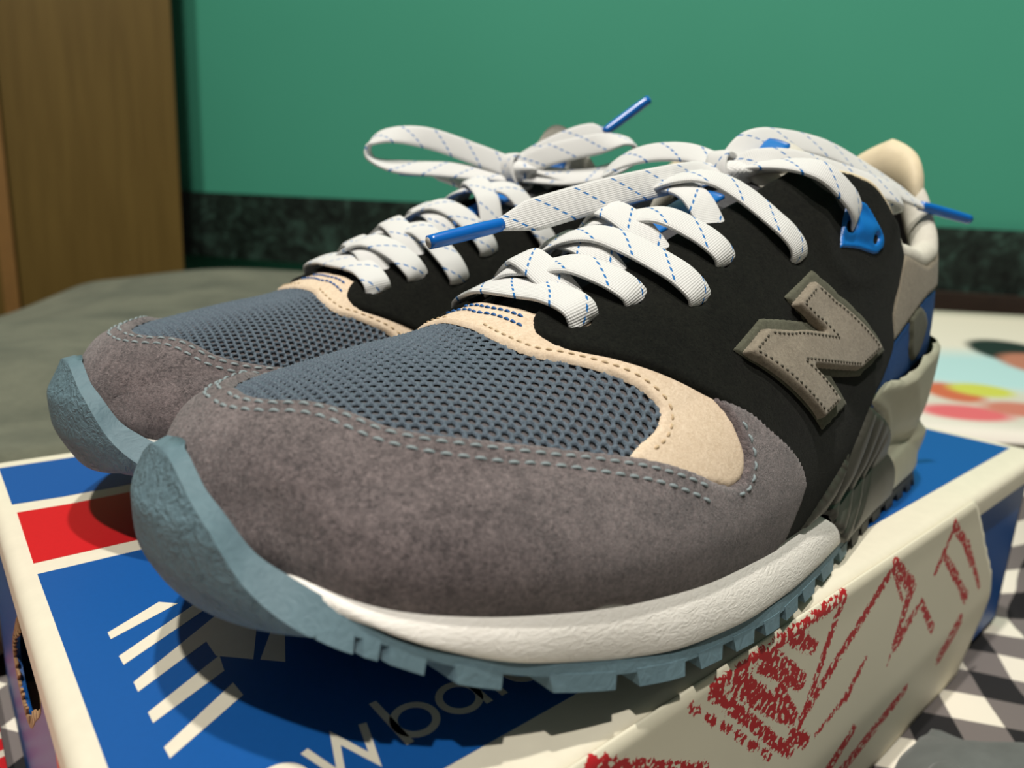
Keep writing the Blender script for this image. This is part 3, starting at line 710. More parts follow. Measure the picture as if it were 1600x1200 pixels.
# slanted dashed lines in blue, length unit 1 cm
_line = t.math('LESS_THAN', t.math('FRACT', t.math('ADD', t.math('MULTIPLY', _v, 1/1.12), t.math('MULTIPLY', _u, -.80))), .065)
_dash = t.math('LESS_THAN', t.math('FRACT', t.math('MULTIPLY', _u, 5.0)), .58)
_fleck = t.math('MULTIPLY', _line, _dash)
_wv = t.math('MULTIPLY', t.math('SINE', t.math('ADD', t.math('MULTIPLY', _v, 62), t.math('MULTIPLY', _u, 50))), t.math('SINE', t.math('SUBTRACT', t.math('MULTIPLY', _v, 62), t.math('MULTIPLY', _u, 50))))
M_lace = t.out(t.mix(_fleck, s2l((226, 226, 224)), s2l((36, 116, 186))), .75, t.bump(_wv, .40, .0003), .1, .3)

# ------------------------------------------------------------------ outlines of the panels in (u, v), lateral half
SU_IN = [(.1705,.5),(.1712,.4461),(.1799,.3999),(.1961,.3641),(.2067,.3321),(.2154,.2962),(.2234,.2683),(.237,.2441),(.2504,.2285),(.2699,.2097),(.2905,.195),(.3116,.1793),(.3273,.1664),(.3378,.1572),(.3518,.1424),(.3631,.1285),(.3728,.1143),(.3833,.1048)]
SU_CUP = [(.3833,.1048),(.3938,.1065),(.4002,.1186),(.4028,.1348),(.4028,.1588),(.4000,.1848),(.3957,.2084)]
SU_BLK = [(.3957,.2084),(.4166,.1793),(.4285,.1519),(.4453,.1206),(.4563,.0946),(.4626,.0701),(.4597,.0529),(.4528,.0285),(.445,-.01)]
TAN_TOP = [(.3500,.5),(.3514,.4628),(.3524,.4256)]
TAN_IN = [(.33,.1600),(.3418,.1755),(.3544,.1868),(.3618,.2016),(.3637,.2156),(.3603,.239),(.3547,.2608),(.3466,.2832),(.336,.3127),(.3244,.349),(.3205,.4064),(.3222,.4614),(.3223,.5)]
BLK_FRONT = [(.3560,.4270),(.3500,.4200),(.3445,.408),(.3378,.3794),(.3375,.351),(.3421,.3233),(.356,.2902),(.3717,.2549),(.3938,.208)]
# ------------------------------------------------------------------ wall of the sole, from the outsole edge up over the feather line
_B = np.array([(.0190,.0167,.0311),(.0215,.0133,.0288),(.0242,.0097,.0274),(.0278,.0068,.0252),(.0325,.0036,.0229),(.037,.0005,.0211),(.0431,-.0025,.0188),(.0495,-.0054,.0169),(.0595,-.0077,.0142),(.0685,-.0096,.0121),(.0829,-.0122,.0100),(.1001,-.0128,.0085),(.1202,-.0113,.0072),(.1413,-.0083,.0062),(.1611,-.0049,.0056),(.195,.0012,.0045),(.23,.0046,.0046),(.26,.0080,.0050),(.2735,.0150,.0055),(.2815,.0270,.006),(.2845,.0405,.006)])
def _xs(x): return np.where(x < .019, x, .019+(x-.019)*(SX1-.019)/(.2845-.019))
_Bp = np.vstack([[(.0085,.047,.0355),(.012,.030,.0345)], _B]); _BX = _xs(_Bp[:, 0])
B_Y = prof(np.c_[_BX, _Bp[:, 1]]); B_Z = prof(np.c_[_BX, _Bp[:, 2]])
def B_X(x): return np.where(x < .019, x, .019+(x-.019)*(.2845-.019)/(SX1-.019))
def B_YM(x):
    # medial edge: follows the medial feather with the lateral overhang
    return Y_MED(x)+np.clip(Y_LAT(x)-B_Y(x), .0005, .0045)
def make_wall(side):
    nu, nw = 261, 81; W = np.zeros((nu, nw, 3)); us = np.linspace(.06, 1, nu)
    for i, u in enumerate(us):
        x = float(_x(u)); v = 0. if side < 0 else 1.
        b = np.array([float(HX(B_X(x))), float(B_Y(x)) if side < 0 else float(B_YM(x)), float(B_Z(x))])
        f0, n0 = S(u, v, .0016)
        d = (f0-b)
        k = [b, b+d*.33+n0*[.0010, .0010, 0], b+d*.68+n0*[.0012, .0012, 0], f0+np.array([0, 0, .0006]), S(u, .035 if side < 0 else .965, .0020)[0], S(u, .075 if side < 0 else .925, .0020)[0], S(u, .11 if side < 0 else .89, .0019)[0], S(u, .15 if side < 0 else .85, .0018)[0]]
        k = np.array(k); lo = catmull(k[:4], 41); hi = catmull(k[2:], 80)
        j = np.argmin(np.linalg.norm(hi-k[3], axis=1)); hi = hi[j:]; L = np.linspace(0, len(hi)-1, 41); hi = np.stack([np.interp(L, np.arange(len(hi)), hi[:, q]) for q in range(3)], 1)
        W[i] = np.vstack([lo, hi[1:]])
    du = np.gradient(W, axis=0); dw = np.gradient(W, axis=1); N = np.cross(du, dw)*(1 if side < 0 else -1); N /= np.linalg.norm(N, axis=2, keepdims=True)+1e-12
    def f(u, w):
        a = np.clip((np.asarray(u, float)-.06)/.94, 0, 1)*(nu-1); b = np.clip(np.asarray(w, float), 0, 1)*(nw-1)
        i = np.clip(a.astype(int), 0, nu-2); j = np.clip(b.astype(int), 0, nw-2); fa = (a-i)[..., None]; fb = (b-j)[..., None]
        bl = lambda A: A[i, j]*(1-fa)*(1-fb)+A[i+1, j]*fa*(1-fb)+A[i, j+1]*(1-fa)*fb+A[i+1, j+1]*fa*fb
        return bl(W), bl(N)
    return f
WALL = {-1: make_wall(-1), 1: make_wall(1)}
def zc(x): return np.interp(x, [.17, .182, .195, .205, .213, .235, .255, .268, .277, .2835], [.0985, .0985, .0945, .0885, .0800, .0770, .0800, .0890, .1000, .1060])
def collar_v(u):
    x = float(_x(u)); vs = np.linspace(0, .5, 400); z = S(np.full(400, u), vs)[0][:, 2]; return float(np.interp(zc(x), z, vs))
uvec = lambda s: np.array(s, float)

# outsole edge rows (lateral): lowest edge, upper edge, centre of the underside
E_ROWS = [((.0132,.0402,.0437),(.0159,.0407,.0444),(.0130,.0425,.0438)), ((.0129,.0368,.0432),(.0156,.0380,.0441),(.0120,.0425,.0418)), ((.0131,.0303,.0402),(.0158,.0318,.0410),(.0101,.0425,.0383)),
 ((.0141,.0235,.0362),(.0172,.0260,.0375),(.0087,.0425,.0348)), ((.0165,.0185,.0300),(.0196,.0212,.0328),(.0090,.0430,.0288)), ((.0200,.0135,.0256),(.0226,.0170,.0302),(.0113,.0440,.0225)),
 ((.0248,.0075,.0225),(.0263,.0106,.0278),(.0152,.0475,.0170)), ((.0312,.0031,.0196),(.0322,.0040,.0233),(.0225,.047,.0130)), ((.0394,-.0021,.0159),(.0400,-.0012,.0201),(.0330,.046,.0095)),
 ((.0538,-.0077,.0113),(.0538,-.0067,.0160),(.050,.044,.0065)), ((.0705,-.0118,.0074),(.0707,-.0107,.0121),(.069,.042,.0035)), ((.0845,-.0136,.0052),(.0847,-.0124,.0096),(.085,.041,.0015)),
 ((.109,-.0137,.0030),(.1095,-.0124,.0080),(.110,.040,.0)), ((.1285,-.0116,.0020),(.129,-.0102,.0068),(.130,.040,0)), ((.1690,-.0045,.0010),(.1695,-.0035,.0056),(.170,.040,0)), ((.195,.0002,0),(.195,.0010,.0047),(.195,.040,0)),
 ((.230,.0035,0),(.230,.0044,.0048),(.230,.040,0)), ((.258,.0065,.0),(.2575,.0076,.0052),(.258,.040,0)), ((.274,.0145,.001),(.2725,.0152,.0058),(.272,.0405,.001)), ((.283,.027,.003),(.2810,.0275,.0062),(.280,.0405,.002)), ((.2862,.0385,.004),(.2842,.0390,.0064),(.2855,.0405,.004))]
_E = np.array(E_ROWS); _E[:, :, 0] = HX(_E[:, :, 0])
def med_of(p, x):
    lat = p[1]; m1 = 2*.0425-lat; m2 = float(Y_MED(min(max(x, SX0), SX1)))+max(.0, float(Y_LAT(min(max(x, SX0), SX1)))-lat)
    k = min(1, max(0, (x-.014)/.014)); return np.array([p[0], m1*(1-k)+m2*k, p[2]])
NR = 200
_row_t = np.linspace(0, len(_E)-1, NR)
def _rows(k): return np.stack([pchip(np.arange(len(_E)), _E[:, k, q])(_row_t) for q in range(3)], 1)
EL, BL, EC = _rows(0), _rows(1), _rows(2)
EM = np.array([med_of(p, p[0]) for p in EL]); BM = np.array([med_of(p, p[0]) for p in BL])
LUG = .0026
_lugk = np.clip((_row_t-5.6)/.5, 0, 1)[:, None]
def lift(E, Bq): d = Bq-E; return E+d/np.linalg.norm(d, axis=1)[:, None]*LUG*_lugk
GL, GM = lift(EL, BL), lift(EM, BM); GC = EC+np.array([0, 0, 1])*LUG*_lugk

def sole_sheet(name, r0, r1, mat, root):
    nt = 25; V = []; R_ = range(r0, r1); m = r1-r0
    bend = lambda c_, e, tt: c_+np.array([(e-c_)[0]*abs(tt)**1.9, (e-c_)[1]*abs(tt), (e-c_)[2]*abs(tt)**2.2])
    ts = np.linspace(-1, 1, nt)
    for i in R_:
        for tt in ts: V.append(bend(GC[i], GL[i] if tt < 0 else GM[i], tt))
    F = grid_faces(m, nt, 0, flip=True)
    for G_, B_, fl in ((GL, BL, False), (GM, BM, True)):
        k0 = len(V)
        for i in R_: V += [G_[i], B_[i]]
        for i in range(m-1): a = k0+2*i; F.append((a, a+2, a+3, a+1) if not fl else (a, a+1, a+3, a+2))
    k0 = len(V)
    for i in R_:
        for tt in ts:
            c_ = GC[i]+np.array([.0035 if _row_t[i] < 6 else 0, 0, .0022 if _row_t[i] >= 6 else .001]); V.append(bend(c_, BL[i] if tt < 0 else BM[i], tt))
    F += grid_faces(m, nt, k0)
    for i_, fl in ((0, False), (m-1, True)):
        for k in range(nt-1):
            a, b = i_*nt+k, i_*nt+k+1; c, d = k0+i_*nt+k+1, k0+i_*nt+k; F.append((a, b, c, d) if fl else (a, d, c, b))
    o = mesh_obj(name, V, F, mat, root)
    if r0 == 0:
        o.data.materials.append(M_bumper); lim = int(np.searchsorted(_row_t, 6.0))
        for p_ in o.data.polygons:
            if p_.index < lim*(nt-1): p_.material_index = 1
    return o
def build_sole(root):
    cut = int(np.searchsorted(EL[:, 0], .1625)) if False else int(np.argmax((EL[:, 0] > .1625) & (_row_t > 8)))
    out = sole_sheet('outsole', 0, cut+1, M_rubber, root); out_heel = sole_sheet('heel_outsole', cut, NR, M_heel_rubber, root)
    # lugs along both edges
    spans = [(5.7, 6.42), (6.56, 6.86), (7.0, 7.60), (8.0, 8.53), (9.0, 9.74), (10.0, 10.86), (11.08, 11.42), (11.55, 11.85), (12.0, 12.38), (12.55, 12.95), (13.05, 13.3), (13.4, 13.64), (13.74, 13.96), (14.1, 14.42), (14.56, 14.9), (15.05, 15.35), (15.5, 15.8), (15.95, 16.25), (16.4, 16.7), (16.85, 17.2), (17.4, 17.8), (18.0, 18.5), (18.7, 19.3)]
    at = lambda A, r: np.array([np.interp(r, _row_t, A[:, q]) for q in range(3)])
    for E_, G_, B_ in ((EL, GL, BL), (EM, GM, BM)):
        for a, b in spans:
            rs = np.linspace(a, b, 4); V, F = [], []
            for j, r in enumerate(rs):
                e, g, c_ = at(E_, r), at(G_, r), at(GC, r); inn = (c_-g); inn[2] = 0; inn /= np.linalg.norm(inn)
                e2 = at(E_, r+(.03 if j == 0 else -.03 if j == 3 else 0)); up = (g-e)/np.linalg.norm(g-e)
                V += [e2+up*.00015-inn*.0001, g+up*.0006-inn*.0001, g+up*.0006+inn*.012, e2+inn*.011+up*.0002]
            for j in range(3):
                for q in range(4): F.append((4*j+q, 4*j+(q+1) % 4, 4*(j+1)+(q+1) % 4, 4*(j+1)+q))
            F += [(3, 2, 1, 0), (12, 13, 14, 15)]
            if E_ is EM: F = [f[::-1] for f in F]
            front = a < _row_t[cut]; mesh_obj('lug', V, F, M_rubber if front else M_heel_rubber, out if front else out_heel, False)
    # white forefoot midsole, dark shank and pale heel clip, on both sides
    for sd in (-1, 1):
        W = WALL[sd]
        ms = spl([(.25, -.02), (.5355, -.02)], [(.5355, .02), (.524, .25), (.504, .49)], [(.504, .49), (.45, .502), (.3, .505), (.12, .505)], [(.12, .505), (.14, .36), (.168, .18), (.20, .04), (.25, -.02)])
        panel('midsole', ms, M_white, root, .0014, -.0010, .0010, .0008, surf=W)
        def ribs(U, Vv, s_):
            q = (U-.545)*9+(Vv-.4)*-1.1; r = np.zeros_like(U)
            for c_, w_ in ((-.42, .05), (-.12, .05), (.14, .045), (.36, .04)):
                r += -.0016*np.exp(-((q-c_)/w_)**2)*np.clip((Vv-.08)/.15, 0, 1)*np.clip((.86-.5*c_-Vv)/.2, 0, 1)
            return r
        sh = spl([(.536, -.02), (.66, -.02)], [(.665, .02), (.668, .30), (.655, .52), (.628, .66), (.585, .80), (.566, .86)], [(.566, .86), (.548, .78), (.510, .66), (.470, .54), (.458, .50)], [(.458, .50), (.505, .495), (.520, .27), (.533, .02), (.536, -.02)])
        panel('shank', sh, M_tpu_dark, root, .0022, -.0006, .0016, .0009, hfun=ribs, surf=W)
        def facet(U, Vv, s_):
            q = Vv-.62+(U-.70)*3.2
            return .0016*np.clip(q/.10, -1, 1)+.0010*np.clip(-(Vv-.35)/.06, -1, 0)
        cl = spl([(.668, -.02), (1.0, -.02)], [(1.0, -.02), (1.0, .93)], [(1.0, .93), (.85, .90), (.714, .86), (.6484, .845), (.60, .88), (.569, .862)], [(.569, .862), (.590, .80), (.633, .66), (.660, .52), (.673, .30), (.668, -.02)])
        panel('heel_clip', cl, M_tpu_light, root, .0026, -.0004, .0018, .0010, hfun=facet, surf=W)
    # core that fills the shell between outsole and insole
    us = np.linspace(.035, .985, 90); V = []; nt = 13
    for lev in (0, 1):
        for u in us:
            a, b = S(u, 0., -.0015)[0], S(u, 1., -.0015)[0]
            x = float(_x(u)); zb = float(B_Z(x))
            for k in range(nt):
                p = a+(b-a)*k/(nt-1); V.append((p[0], p[1], p[2]+.002) if lev else (p[0], p[1], min(p[2]-.001, zb+.001)))
    n0 = len(us)*nt; F = grid_faces(len(us), nt, 0, flip=True)+grid_faces(len(us), nt, n0)
    for i in range(len(us)-1):
        a = i*nt; F.append((a, a+nt, n0+a+nt, n0+a)); b = a+nt-1; F.append((b, n0+b, n0+b+nt, b+nt))
    mesh_obj('insole', V, F, M_insole, root)
    return out

def both(fn):
    fn(-1); fn(1)
def sided(poly, sd): return np.array(poly, float) if sd < 0 else mir(poly)

def build_upper(root):
    # backing under the mesh and the linings
    lv = [collar_v(u) for u in np.linspace(.60, 1, 30)]
    rim = [(u, v) for u, v in zip(np.linspace(.60, 1, 30), lv)]
    full = spl([(0, -.01), (1, -.01)], [(1, -.01), (1, lv[-1])], rim[::-1], [rim[0], (.565, .425), (.50, .43), (.43, .425), (.37, .425), (.345, .45), (.338, .5)])
    full = np.vstack([full, mir(full)[:]])
    panel('lining', full, M_lining, root, .0002, -.0006, .001, .0011)
    # open mesh of the vamp with real holes
    G0 = .125; SL = .275
    def hexa(U, Vv):
        s_ = (np.asarray(_x(U))-SX0); t_ = (Vv-.5)*G0; a, b = .00205, .00178
        r = np.floor(s_/b); sx = (s_/b-r-.5)*b
        tt = t_/a+.5*(r % 2); tx = (tt-np.floor(tt)-.5)*a
        return .00066-np.sqrt((sx*1.05)**2+(tx*.95)**2)
    def knit(U, Vv, sd):
        s_ = (np.asarray(_x(U))-SX0); t_ = (Vv-.5)*G0; a, b = .00205, .00178
        r = np.floor(s_/b); sx = (s_/b-r-.5); tt = t_/a+.5*(r % 2); tx = tt-np.floor(tt)-.5
        hole = np.sqrt(sx**2+tx**2)
        return .00028*np.clip((hole-.30)/.3, 0, 1)-.0002+.00016*np.sin(sx*2*np.pi*3)*np.cos(tx*2*np.pi*2)
    mp_ = spl([(.155, .5), (.16, .42), (.185, .35), (.21, .27), (.245, .21), (.30, .165), (.335, .135)], [(.335, .135), (.375, .17), (.375, .22), (.36, .27), (.34, .33), (.332, .40), (.333, .5)])
    mp_ = np.vstack([mp_, mir(mp_)])
    panel('vamp_mesh', mp_, M_mesh, root, .0005, .0, .0006, .00027, hole=hexa, hfun=knit)
    # sand coloured overlay round the mesh
    half = spl(TAN_TOP, [(.3524, .4256), (.365, .40), (.375, .32), (.390, .26), (.405, .20)], [(.405, .20), (.4045, .1588), (.4045, .1348), (.402, .1180), (.395, .103), (.384, .1000)], [(.384, .1000), (.35, .130), (.33, .1600)], TAN_IN)
    top = spl([(.3500, .5), (.3514, .4628), (.3524, .4256)], [(.3524, .4256), (.365, .40), (.375, .32), (.390, .26), (.405, .20)], [(.405, .20), (.4045, .1588), (.4045, .1348), (.402, .1180), (.395, .103), (.384, .1000)], [(.384, .1000), (.35, .130), (.33, .1600)], TAN_IN)
    # TAN_IN ends on the centre line: the mirrored half closes the outline
    panel('vamp_overlay', np.vstack([top, mir(top)]), M_tan, root, .0012, .0, .0010, .0007)
    # black quarters with the eyestay
    def quarter(sd):
        q = spl(BLK_FRONT, [(.3938, .208), (.415, .16), (.436, .10), (.446, .05), (.44, -.01)], [(.44, -.01), (.585, -.01)], [(.585, -.01), (.575, .06), (.5741, .1054), (.5977, .1287), (.6153, .1559), (.6147, .1943), (.6304, .2209), (.6515, .2485)],
                [(.6515, .2485), (.6484, .2676), (.6308, .3113), (.6148, .3489), (.5984, .3745), (.585, .394), (.570, .418), (.556, .434)], [(.556, .434), (.53, .436), (.48, .432), (.43, .427), (.39, .425), (.3560, .4270)])
        holes = [(.3613, .3621), (.3936, .3613), (.4245, .3247), (.4572, .3592), (.5144, .3284)]
        def seam(U, Vv, s_):
            vv = Vv if sd < 0 else 1-Vv
            # raised eyestay band round the top loop and along the suede edge
            c_ = np.hypot((U-.592)*.29, (vv-.318)*.21); return .0006*np.exp(-((c_-.0135)/.0025)**2)
        def dist(U, Vv):
            vv = Vv if sd < 0 else 1-Vv; r = np.full(U.shape, -1.0)
            for a, b in holes: r = np.maximum(r, .0013-np.hypot((U-a)*.36, (vv-b)*.165))
            return r
        o = panel('quarter', sided(q, sd), M_black, root, .0022, .0, .0016, .00085, hole=dist, hfun=seam)
        bp = np.array([(.6484, .2676), (.6308, .3113), (.6148, .3489), (.5984, .3745), (.585, .394), (.570, .418), (.556, .434)]); bp = bp if sd < 0 else np.c_[bp[:, 0], 1-bp[:, 1]]
        tube('binding', S(bp[:, 0], bp[:, 1], np.full(len(bp), .0007))[0], .0010, M_cream, root, 50, 10)
        # heel panels
        hp = [(.6147, .1943), (.6307, .2208), (.6515, .2485)]
        cv = [(u, collar_v(u)-.004) for u in np.linspace(.662, 1, 16)]
        h = spl(hp, [hp[-1]]+cv, [cv[-1], (1, .185)], [(1, .185), (.85, .19), (.73, .183), (.6621, .1684), (.6153, .1559)], [(.6153, .1559), (.6147, .1943)])
        panel('heel_panel', sided(h, sd), M_heelsuede, root, .0014, .0, .0012, .001)
        b = spl([(.6153, .1559), (.6621, .1690), (.73, .185), (.80, .19)], [(.80, .19), (.80, .10)], [(.80, .10), (.6484, .095), (.60, .09), (.5675, .09)], [(.5675, .09), (.5977, .1287), (.6153, .1559)])
        panel('heel_inset', sided(b, sd), M_blue_mesh, root, .0009, .0, .0008, .001)
        b2 = spl([(.664, .172), (.70, .178), (.735, .150), (.715, .118), (.69, .110)], [(.69, .110), (.672, .128), (.668, .150), (.664, .172)])
        panel('heel_badge', sided(b2, sd), M_taupe_d, root, .0018, .0, .001, .001)
        lp = spl([(.5771, .3530), (.5930, .3440), (.6020, .318), (.6090, .2850), (.6060, .2770)], [(.6060, .2770), (.597, .2770), (.575, .298), (.5568, .3120)], [(.5568, .3120), (.566, .335), (.5771, .3530)])
        def lh(U, Vv):
            vv = Vv if sd < 0 else 1-Vv; return np.maximum(.0011-np.hypot((U-.5990)*.29, (vv-.2935)*.21), .0014-np.hypot((U-.5735)*.29, (vv-.327)*.21))
        def lr(U, Vv, s_):
            vv = Vv if sd < 0 else 1-Vv; q_ = (U-.58)*.29*.6+(vv-.31)*.21*.8; return .0005*np.sin(q_/.0012)*np.clip(-s_/.002, 0, 1)
        panel('eyelet_loop', sided(lp, sd), M_blue_pl, root, .0010, .0019, .0007, .0006, hole=lh, hfun=lr)
    both(quarter)
    # grey suede round the toe
    half = spl([(-.01, -.01), (-.01, .5)], [(-.01, .5), (.1705, .5)])
    inner = np.vstack([spl(SU_IN, SU_CUP, SU_BLK)])
    poly = np.vstack([inner, [(.30, -.01), (.10, -.01), (-.01, -.01)], [(-.01, .5)], [(-.01, 1.01), (.10, 1.01), (.30, 1.01)], mir(inner)])
    panel('toe_cap', poly, M_suede, root, .0022, .0001, .0014, .0006)
    # collar padding, heel tab, tongue
    path = [S(u, collar_v(u), -.003)[0] for u in np.linspace(.61, .985, 22)]
    pm = [S(u, 1-collar_v(u), -.003)[0] for u in np.linspace(.61, .985, 22)]
    rad = np.r_[np.linspace(.0028, .0042, 12), np.linspace(.0043, .0050, 10)]
    tube('collar', np.array(path+pm[::-1])+np.array([0, 0, .0006]), np.r_[rad, rad[::-1]], M_collar, root, 150, 14)
    V = []; na, nb = 25, 15
    for i in range(na):
        a = -1+2*i/(na-1)
        for k in range(nb):
            b = 2*math.pi*k/nb; yy = .0405+a*.0165; top = .1075+.0075*math.sqrt(max(0, 1-a*a))-.006*abs(a); w = .0075*math.sqrt(max(1e-4, 1-a**4)); hgt = (.011)*math.sqrt(max(1e-4, 1-a**4))
            V.append((.2630-abs(a)**2*.010+w*math.cos(b)+.002, yy, top-.006+hgt*math.sin(b)))
    mesh_obj('heel_tab', V, grid_faces(na, nb, wrap=True, flip=True)+[tuple(range(nb))[::-1], tuple((na-1)*nb+k for k in range(nb))], M_cream, root)
    # stitching
    sm_ = lambda L: catmull(np.array(L)*[.35, .2], 160)/[.35, .2]
    si = sm_(SU_IN[:-1]); rows = []
    for d in (.0022, .0046):
        c_ = offset_curve(si, d); 
        if c_[80, 1] > si[80, 1]: c_ = offset_curve(si, -d)
        rows += [(c_, .0023), (mir(c_), .0023)]
    cup = sm_(SU_CUP); c_ = offset_curve(cup, .0020)
    if np.abs(c_[80, 0]-.385) < abs(cup[80, 0]-.385): c_ = offset_curve(cup, -.0020)
    c_ = c_[:105]; rows += [(c_, .0023), (mir(c_), .0023)]
    stitches(rows, 'stitching', M_thread, root, .0027, .0020, .00034)
    ti = sm_(TAN_IN[1:-1]); c_ = offset_curve(ti, .0022)
    if c_[60, 0] < ti[60, 0]: c_ = offset_curve(ti, -.0022)
    stitches([(c_, .0012), (mir(c_), .0012)], 'stitching', M_thread_tan, root, .0022, .0015, .00028)
    r1 = [(.3448, .42), (.3447, .4618), (.3437, .5), (.3447, .5382), (.3448, .58)]; r2 = [(.3380, .40), (.3381, .4676), (.3365, .5), (.3381, .5324), (.3380, .60)]
    stitches([(r1, .0013), (r2, .0013)], 'stitching', M_thread_blue, root, .0021, .0017, .00032)

N_POLY = [(.427, .2405), (.4497, .2589), (.5042, .2293), (.4832, .274), (.5115, .292), (.5752, .1736), (.5366, .1676), (.4793, .1954), (.5019, .1466), (.4735, .1372)]
N_BACK = [(.4243, .2479), (.4548, .272), (.4958, .2488), (.4833, .2866), (.5202, .3047), (.5285, .288), (.5894, .1635), (.5443, .157), (.5031, .1757), (.5203, .1348), (.4804, .1226)]
def build_letter(root, sd, flip):
    def pl(P):
        P = np.array(P, float)
        if flip: P[:, 0] = 2*.5055-P[:, 0]; P = P[::-1]
        return spl(*[(P[i], P[(i+1) % len(P)]) for i in range(len(P))], dens=.0006)
    back = panel('letter_backing', sided(pl(N_BACK), sd), M_taupe_d, root, .0011, .0019, .0004, .0006)
    top = panel('letter', sided(pl(N_POLY), sd), M_taupe, root, .0024, .0026, .0010, .0005)
    # dashed seam just inside the outline
    P = np.array(N_POLY); P = P.copy()
    if flip: P[:, 0] = 2*.5055-P[:, 0]; P = P[::-1]
    rows = []; n = len(P); sc = np.array([.36, .17]); Q = P*sc; area = sum(Q[i, 0]*Q[(i+1) % n, 1]-Q[(i+1) % n, 0]*Q[i, 1] for i in range(n)); sg = 1 if area > 0 else -1
    inn = []
    for i in range(n):
        a = Q[i]-Q[i-1]; b = Q[(i+1) % n]-Q[i]; a /= np.linalg.norm(a); b /= np.linalg.norm(b); na_ = np.array([-a[1], a[0]])*sg; nb_ = np.array([-b[1], b[0]])*sg; m_ = na_+nb_; m_ /= (m_ @ m_); inn.append(Q[i]+2*m_*.0013)
    inn = np.array(inn)/sc
    for i in range(n): r = np.array([inn[i]+(inn[(i+1) % n]-inn[i])*k for k in np.linspace(0, 1, 5)]); rows.append((r if sd < 0 else mir(r), .0050))
    stitches(rows, 'stitching', M_thread_dark, root, .0016, .0010, .00026)

# ------------------------------------------------------------------ laces
EYE = [(.3613, .3621), (.3936, .3613), (.4245, .3247), (.4572, .3592), (.5144, .3284), (.5790, .3300)]
def strand(ctrl, parent, xf, v0=0., width=.0080):
    c = np.array(ctrl, float); P, N = S(c[:, 0], c[:, 1], c[:, 2])
    # smooth normal: keep the ribbon flat over the throat
    return ribbon('lace_strand', P, N, M_lace, parent, width, .0014, v0=v0)
def crossings(parent):
    def to_eye(k, u_from, sd, top):
        ue, ve = EYE[k]; vv = (lambda v: v) if sd < 0 else (lambda v: 1-v); hm = .0066 if top else .0044
        du = ue-u_from
        c = [(u_from-.004, vv(.610), -.0008), (u_from, vv(.585), .0016), (u_from+.15*du, vv(.54), .0046), (u_from+.40*du, vv(.485), hm), (u_from+.62*du, vv(.445), .0056), (u_from+.82*du, vv(ve+.040), .0046), (ue-.002, vv(ve+.014), .0040), (ue, vv(ve), .0028), (ue+.0005, vv(ve-.006), .0006), (ue, vv(ve+.0), -.0022)]
        strand(c, parent, None, v0=.013*k+(.05 if sd > 0 else 0))
    ue, ve = EYE[0]
    strand([(ue, ve, -.002), (ue, ve-.004, .0012), (ue, ve+.008, .0044), (ue+.0005, .42, .0042), (ue-.001, .46, .0036), (ue-.002, .5, .0034), (ue-.001, .54, .0034), (ue+.0005, .58, .0036), (ue, 1-ve-.008, .0036), (ue, 1-ve+.004, .0012), (ue, 1-ve, -.002)], parent, None)
    for k, uf in ((1, .3700), (2, .4000), (3, .4300), (4, .4720)):
        to_eye(k, uf, -1, k % 2 == 0); to_eye(k, uf, 1, k % 2 == 1)
def top_strand(parent, knot, sd):
    ue, ve = EYE[5]; vv = (lambda v: v) if sd < 0 else (lambda v: 1-v)
    c = np.array([(ue, vv(ve+.002), -.001), (ue-.001, vv(ve+.004), .0035), (ue-.010, vv(ve+.03), .0062), (ue-.022, vv(.405), .0066)]); P, N = S(c[:, 0], c[:, 1], c[:, 2])
    k = np.array(knot); m = P[-1]*.4+k*.6+np.array([0, 0, .002]); P = np.vstack([P, [m, k]]); N = np.vstack([N, [N[-1]*.5+np.array([0, 0, .5]), (0, 0, 1)]])
    ribbon('lace_strand', P, N, M_lace, parent, .0078, .0016, v0=.02)
def knot(parent, p):
    p = np.array(p); a = np.linspace(0, 2*math.pi, 15)
    # a wrapped ribbon and the core it is pulled round
    P = [p+np.array([.0060*math.cos(t_)*.8, .0020*math.sin(t_*1.0), .0060*math.sin(t_)]) for t_ in a]; N = [np.array([math.cos(t_), 0, math.sin(t_)]) for t_ in a]
    ribbon('knot', P, N, M_lace, parent, .0064, .0018)
    bm = bmesh.new(); bmesh.ops.create_uvsphere(bm, u_segments=20, v_segments=14, radius=1)
    vs = [(p[0]+q.co.x*.0048, p[1]+q.co.y*.0085*(1+.15*math.sin(7*q.co.z)), p[2]+q.co.z*.0040) for q in bm.verts]; fs = [tuple(v_.index for v_ in f_.verts) for f_ in bm.faces]; bm.free()
    mesh_obj('knot', vs, fs, M_lace, parent, True, [(v_[1]*60, v_[0]*100) for v_ in vs])
def aglet(parent, a, b, r=.0017):
    a, b = np.array(a), np.array(b); d = b-a
    g = tube('aglet', [a, a+d*.03, a+d*.5, a+d*.97, b], [r*.9, r, r, r, r*.92], M_aglet, parent, 16, 14)
    tube('aglet_tip', [b-d*.01, b+d*.012], [r*.75, r*.7], M_aglet_tip, parent, 4, 12)
